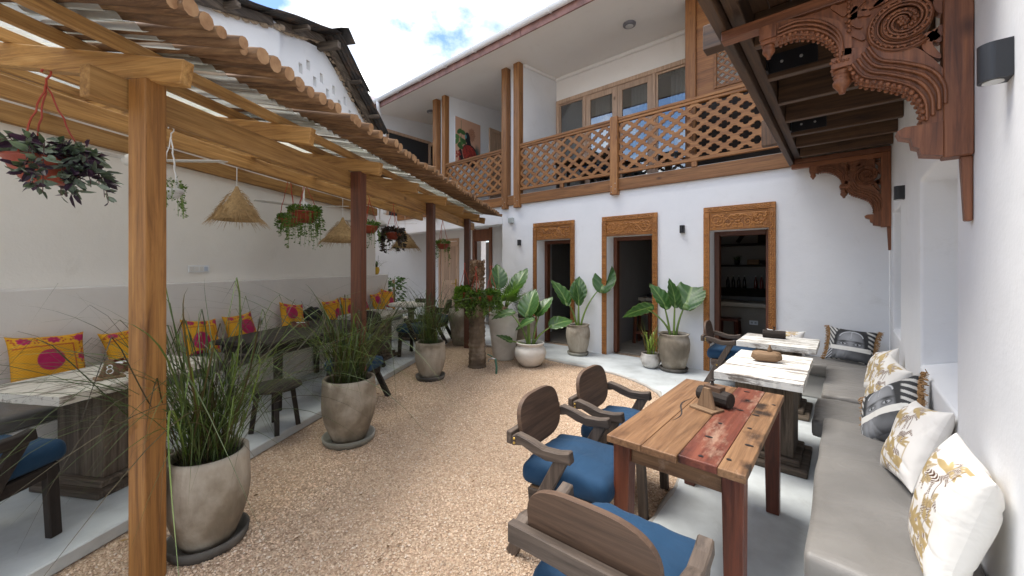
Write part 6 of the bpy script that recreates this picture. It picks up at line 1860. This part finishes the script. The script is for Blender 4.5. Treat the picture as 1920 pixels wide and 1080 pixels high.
# litter of dry leaves on the gravel
def fallen(rng):
    c = [(-2.6, .9), (-3.3, 2.0), (-4.3, 3.3), (-4.3, 4.2), (-3.6, 4.7), (-2.6, 2.6), (-1.9, 1.4)][rng.integers(7)]
    return np.array((c[0] + rng.normal() * .35, c[1] + rng.normal() * .35, .012)), np.array((rng.normal(), rng.normal(), rng.uniform(-.05, .15)))
o = link_mesh('leaf_litter', leaf_cloud(45, fallen, .014, 77, [(.22, .13, .06), (.15, .085, .04), (.28, .18, .08)], 2.4), printmat('dry_leaf', .9))
tag(o, 'scattered dry leaf scraps lying on the gravel', 'leaves', kind='stuff')
# ------------------------------------------------------------------ picture in the loggia and rooms behind the doors
def art_print(U, V):
    k = Ink(U, V, (0.62, 0.36, 0.24))
    g1, bk, rd, tl = (.05, .13, .035), (.012, .013, .018), (.42, .045, .03), (.10, .30, .33)
    rng = np.random.default_rng(3)
    for i in range(9):
        x, y = rng.uniform(-.95, -.35), rng.uniform(-.35, .95)
        k.put(k.ell(x, y, .20, .10, rng.uniform(-1, 1)), g1 if i % 3 else (.10, .22, .06))
    k.put(k.cap(-.55, .9, -.55, -.1, .012), g1)
    for i in range(60):
        a = i * 2.4; r = .045 * math.sqrt(i)
        k.put(k.ell(.28 + r * .8 * math.cos(a), .42 + r * .8 * math.sin(a), .045, .02, a), (.36, .15, .08))
    k.put(np.maximum(k.ell(-.05, .22, .20, .26, .3), k.cap(.0, .2, .12, -.3, .14, .2)), bk)
    k.put(k.ell(.15, -.42, .62, .40, -.15), bk)
    body = k.ell(.12, -.48, .58, .40, -.2); k.put(body, rd)
    k.put(body * (np.sin(U * 45 + 3 * np.sin(V * 30)) * np.sin(V * 50 + 2 * np.sin(U * 25)) > .25), (.10, .015, .015))
    k.put(np.maximum(k.cap(-.62, -.45, -.5, -.95, .12, .2), k.cap(-.45, -.85, .5, -.95, .16)), bk)
    k.put(k.ell(-.2, .27, .07, .09, 0), tl)
    for i in range(16):
        a = -.9 + 1.9 * i / 15
        k.put(k.leaf(.62, -.35, a + .8, .42, .012), (.03, .10, .09))
    for i in range(26): k.put(k.ell(rng.uniform(-.98, -.6), rng.uniform(-.98, -.4), .05, .035, rng.uniform(0, 3)), (.36, .04, .03))
    k.c[..., 3] = 1
    return k.c
n = 120
gU, gV = np.meshgrid(np.linspace(-1, 1, n), np.linspace(-1, 1, n), indexing='ij')
C = art_print(gU, gV).reshape(-1, 4)
Pn = np.stack([np.zeros(n * n), gU.ravel() * .45, gV.ravel() * .61], 1)
idx = np.arange(n * n).reshape(n, n); q = np.stack([idx[:-1, :-1], idx[1:, :-1], idx[1:, 1:], idx[:-1, 1:]], -1).reshape(-1, 4)
T = thing('wall_painting', 'tall peach painting of a seated woman in red among leaves, on the balcony wall', 'painting', (-7.643, 7.05, 4.88))
mb = MB(); mb.box(0, .025, -.455, .455, -.615, .615); mb.build('canvas', M['curtain'], T)
link_mesh('picture', fast_mesh('picture', Pn + np.array((.0262, 0, 0)), q, C), printmat('painting_print', .6), T)

bar = thing('bar_counter', 'long concrete bar counter inside the room behind the two wider doorways', 'bar', (0, 0, 0))
mb = MB(); mb.box(-3.48, .38, 8.45, 8.75, .023, .84); mb.build('front', M['concrete'], bar, bevel=.01)
mb = MB(); mb.box(-3.49, .39, 8.33, 9.0, .841, .92); mb.build('top', plaster('pale_counter', (.52, .46, .37), (.42, .37, .29), .5, 3), bar, bevel=.012)
sh = thing('bar_shelves', 'dim wooden shelves with bottles and bowls on the back wall of the bar', 'shelf', (0, 0, 0))
for z in (1.10, 1.60, 2.05):
    mb = MB(); mb.box(-2.2, .39, 9.42, 9.71, z, z + .04); mb.build('board', wood('dark', 'X'), sh, bevel=.003)
mb = MB(); mb.box(-2.25, -2.2, 9.42, 9.71, .03, 2.5); mb.box(-2.2, .39, 9.69, 9.715, .95, 1.09); mb.build('upright', wood('dark', 'Z'), sh)
for x0, x1 in ((-1.75, -1.25), (-.25, -.75)):
    mb = MB(); mb.bar((x0, 9.45, 2.12), (x1, 9.45, 2.9), .07, .07); mb.build('roof_brace', wood('dark', 'Z'), sh)
rg = random.Random(8)
bcol = [simple('bottle_dark', (.02, .012, .012), .15), simple('bottle_red', (.16, .02, .015), .15), simple('bottle_green', (.02, .10, .03), .15)]
bl = ('row of dark bottles on the lowest bar shelf', 'row of red bottles on the lowest bar shelf', 'row of green bottles on the lowest bar shelf')
for k in range(12):
    x = -1.95 + k * .105 + (k // 4) * .10
    T = thing('bottle', bl[k // 4], 'bottle', (x, 9.52, 1.141), 0, bl[k // 4] + ' group')
    mb = MB(); mb.lathe([(0, 0), (.032, 0), (.034, .02), (.034, .15), (.03, .17), (.014, .20), (.012, .26), (.014, .262), (0, .265)], 12); mb.build('glass', bcol[k // 4], T, smooth=True)
    mb = MB(); mb.lathe([(.0145, .245), (.0155, .268), (0, .27)], 10); mb.build('cap', M['steel'], T)
mb = MB(); mb.lathe([(.06, 0), (.14, .03), (.19, .09), (.18, .09), (.13, .035), (0, .02)], 20, (-1.2, 9.55, 1.641)); o = mb.build('bowl', wood('dark', 'X'), smooth=True); tag(o, 'dark shallow bowl on the middle bar shelf', 'bowl')
mb = MB(); mb.box(-1.58, -1.36, 9.47, 9.62, 1.641, 1.75); o = mb.build('basket', wood('crate', 'X'), bevel=.01); tag(o, 'small dark box on the middle bar shelf beside the potted plant', 'box')
T = thing('potted_plant', 'little spiky plant in a dark pot on the middle bar shelf', 'potted plant', (-1.78, 9.55, 1.641))
lathe_pot(T, [(.04, 0), (.06, .09)], .01, M['black'], 16, 0)
link_mesh('leaves', strip_mesh(grass_strips(26, .2, .8, 3, .02, .01, cz=.06)), GRASS, T)
mb = MB(); mb.plate([(-.10, 0), (.10, 0), (.085, .33), (-.085, .33)], [], lambda u, v, d: (-1.3 + u, 9.55 + d, 2.091 + v), .05); o = mb.build('menu_board', wood('dark', 'Z'), bevel=.004); tag(o, 'dark upright board on the top bar shelf', 'board')
def stool_(x, y, label):
    T = thing('bar_stool', label, 'stool', (x, y, .023), 0, 'bar stools')
    mb = MB(); mb.box(-.18, .18, -.16, .16, .60, .645); mb.build('seat', wood('leg', 'X'), T, bevel=.006)
    for sx in (-1, 1):
        for sy in (-1, 1):
            mb = MB(); mb.bar((sx * .14, sy * .12, .5995), (sx * .165, sy * .145, 0), .05, .05); mb.build('leg', wood('leg', 'Z'), T, bevel=.003)
    for sy in (-1, 1):
        mb = MB(); mb.box(-.13, .13, sy * .135 - .014, sy * .135 + .014, .20, .25); mb.build('stretcher', wood('leg', 'X'), T)
    return T
st0 = stool_(-1.62, 7.95, 'square wooden bar stool seen through the widest doorway')
for (x, lab) in ((-3.15, 'square wooden bar stool standing well inside the middle doorway'), (-2.62, 'second square bar stool half hidden by the middle door jamb')):
    place(st0, True, (x, 7.85, .023), R(4), lab)
T = thing('counter_clutter', 'dark tray of cups and plates on the bar counter', 'tray', (-3.0, 8.62, .921))
mb = MB(); mb.box(-.35, .35, -.14, .14, 0, .05); mb.build('tray', M['black'], T, bevel=.01)
mb = MB()
for k in range(9): mb.lathe([(.03, .051), (.038, .10), (.034, .10), (.025, .06)], 12, (-.28 + k * .07, .03 * (-1) ** k, 0))
mb.build('cups', M['pvc'], T, smooth=True)
for x, z in ((-1.30, .55), (-2.75, .58)):
    T = thing('wall_socket', 'white power socket on the bar front ' + ('behind the stool of the widest doorway' if x > -2 else 'seen through the middle doorway'), 'socket', (x, 8.449, z))
    mb = MB(); mb.box(-.07, .07, -.01, 0, -.04, .04); mb.build('plate', M['pvc'], T, bevel=.003)
    mb = MB(); mb.box(-.045, -.015, -.013, -.0102, -.015, .015); mb.box(.015, .045, -.013, -.0102, -.015, .015); mb.build('outlet', M['greybox'], T)
# balcony furniture glimpsed through the lattice
T = thing('balcony_table', 'dark low table behind the lattice of the long balcony bay', 'table', (-4.25, 6.95, 3.061))
mb = MB(); mb.box(-.35, .35, -.25, .25, .66, .70); mb.build('tabletop', wood('dark', 'X'), T, bevel=.004)
for sx in (-1, 1):
    for sy in (-1, 1):
        mb = MB(); mb.bar((sx * .3, sy * .2, .6595), (sx * .3, sy * .2, 0), .05, .05); mb.build('leg', wood('dark', 'Z'), T)
bch = place(dchair, True, (-3.75, 6.95, 3.061), R(95), 'dark armchair on the balcony behind the lattice beside the glazed doors', None)
if 'group' in bch: del bch['group']
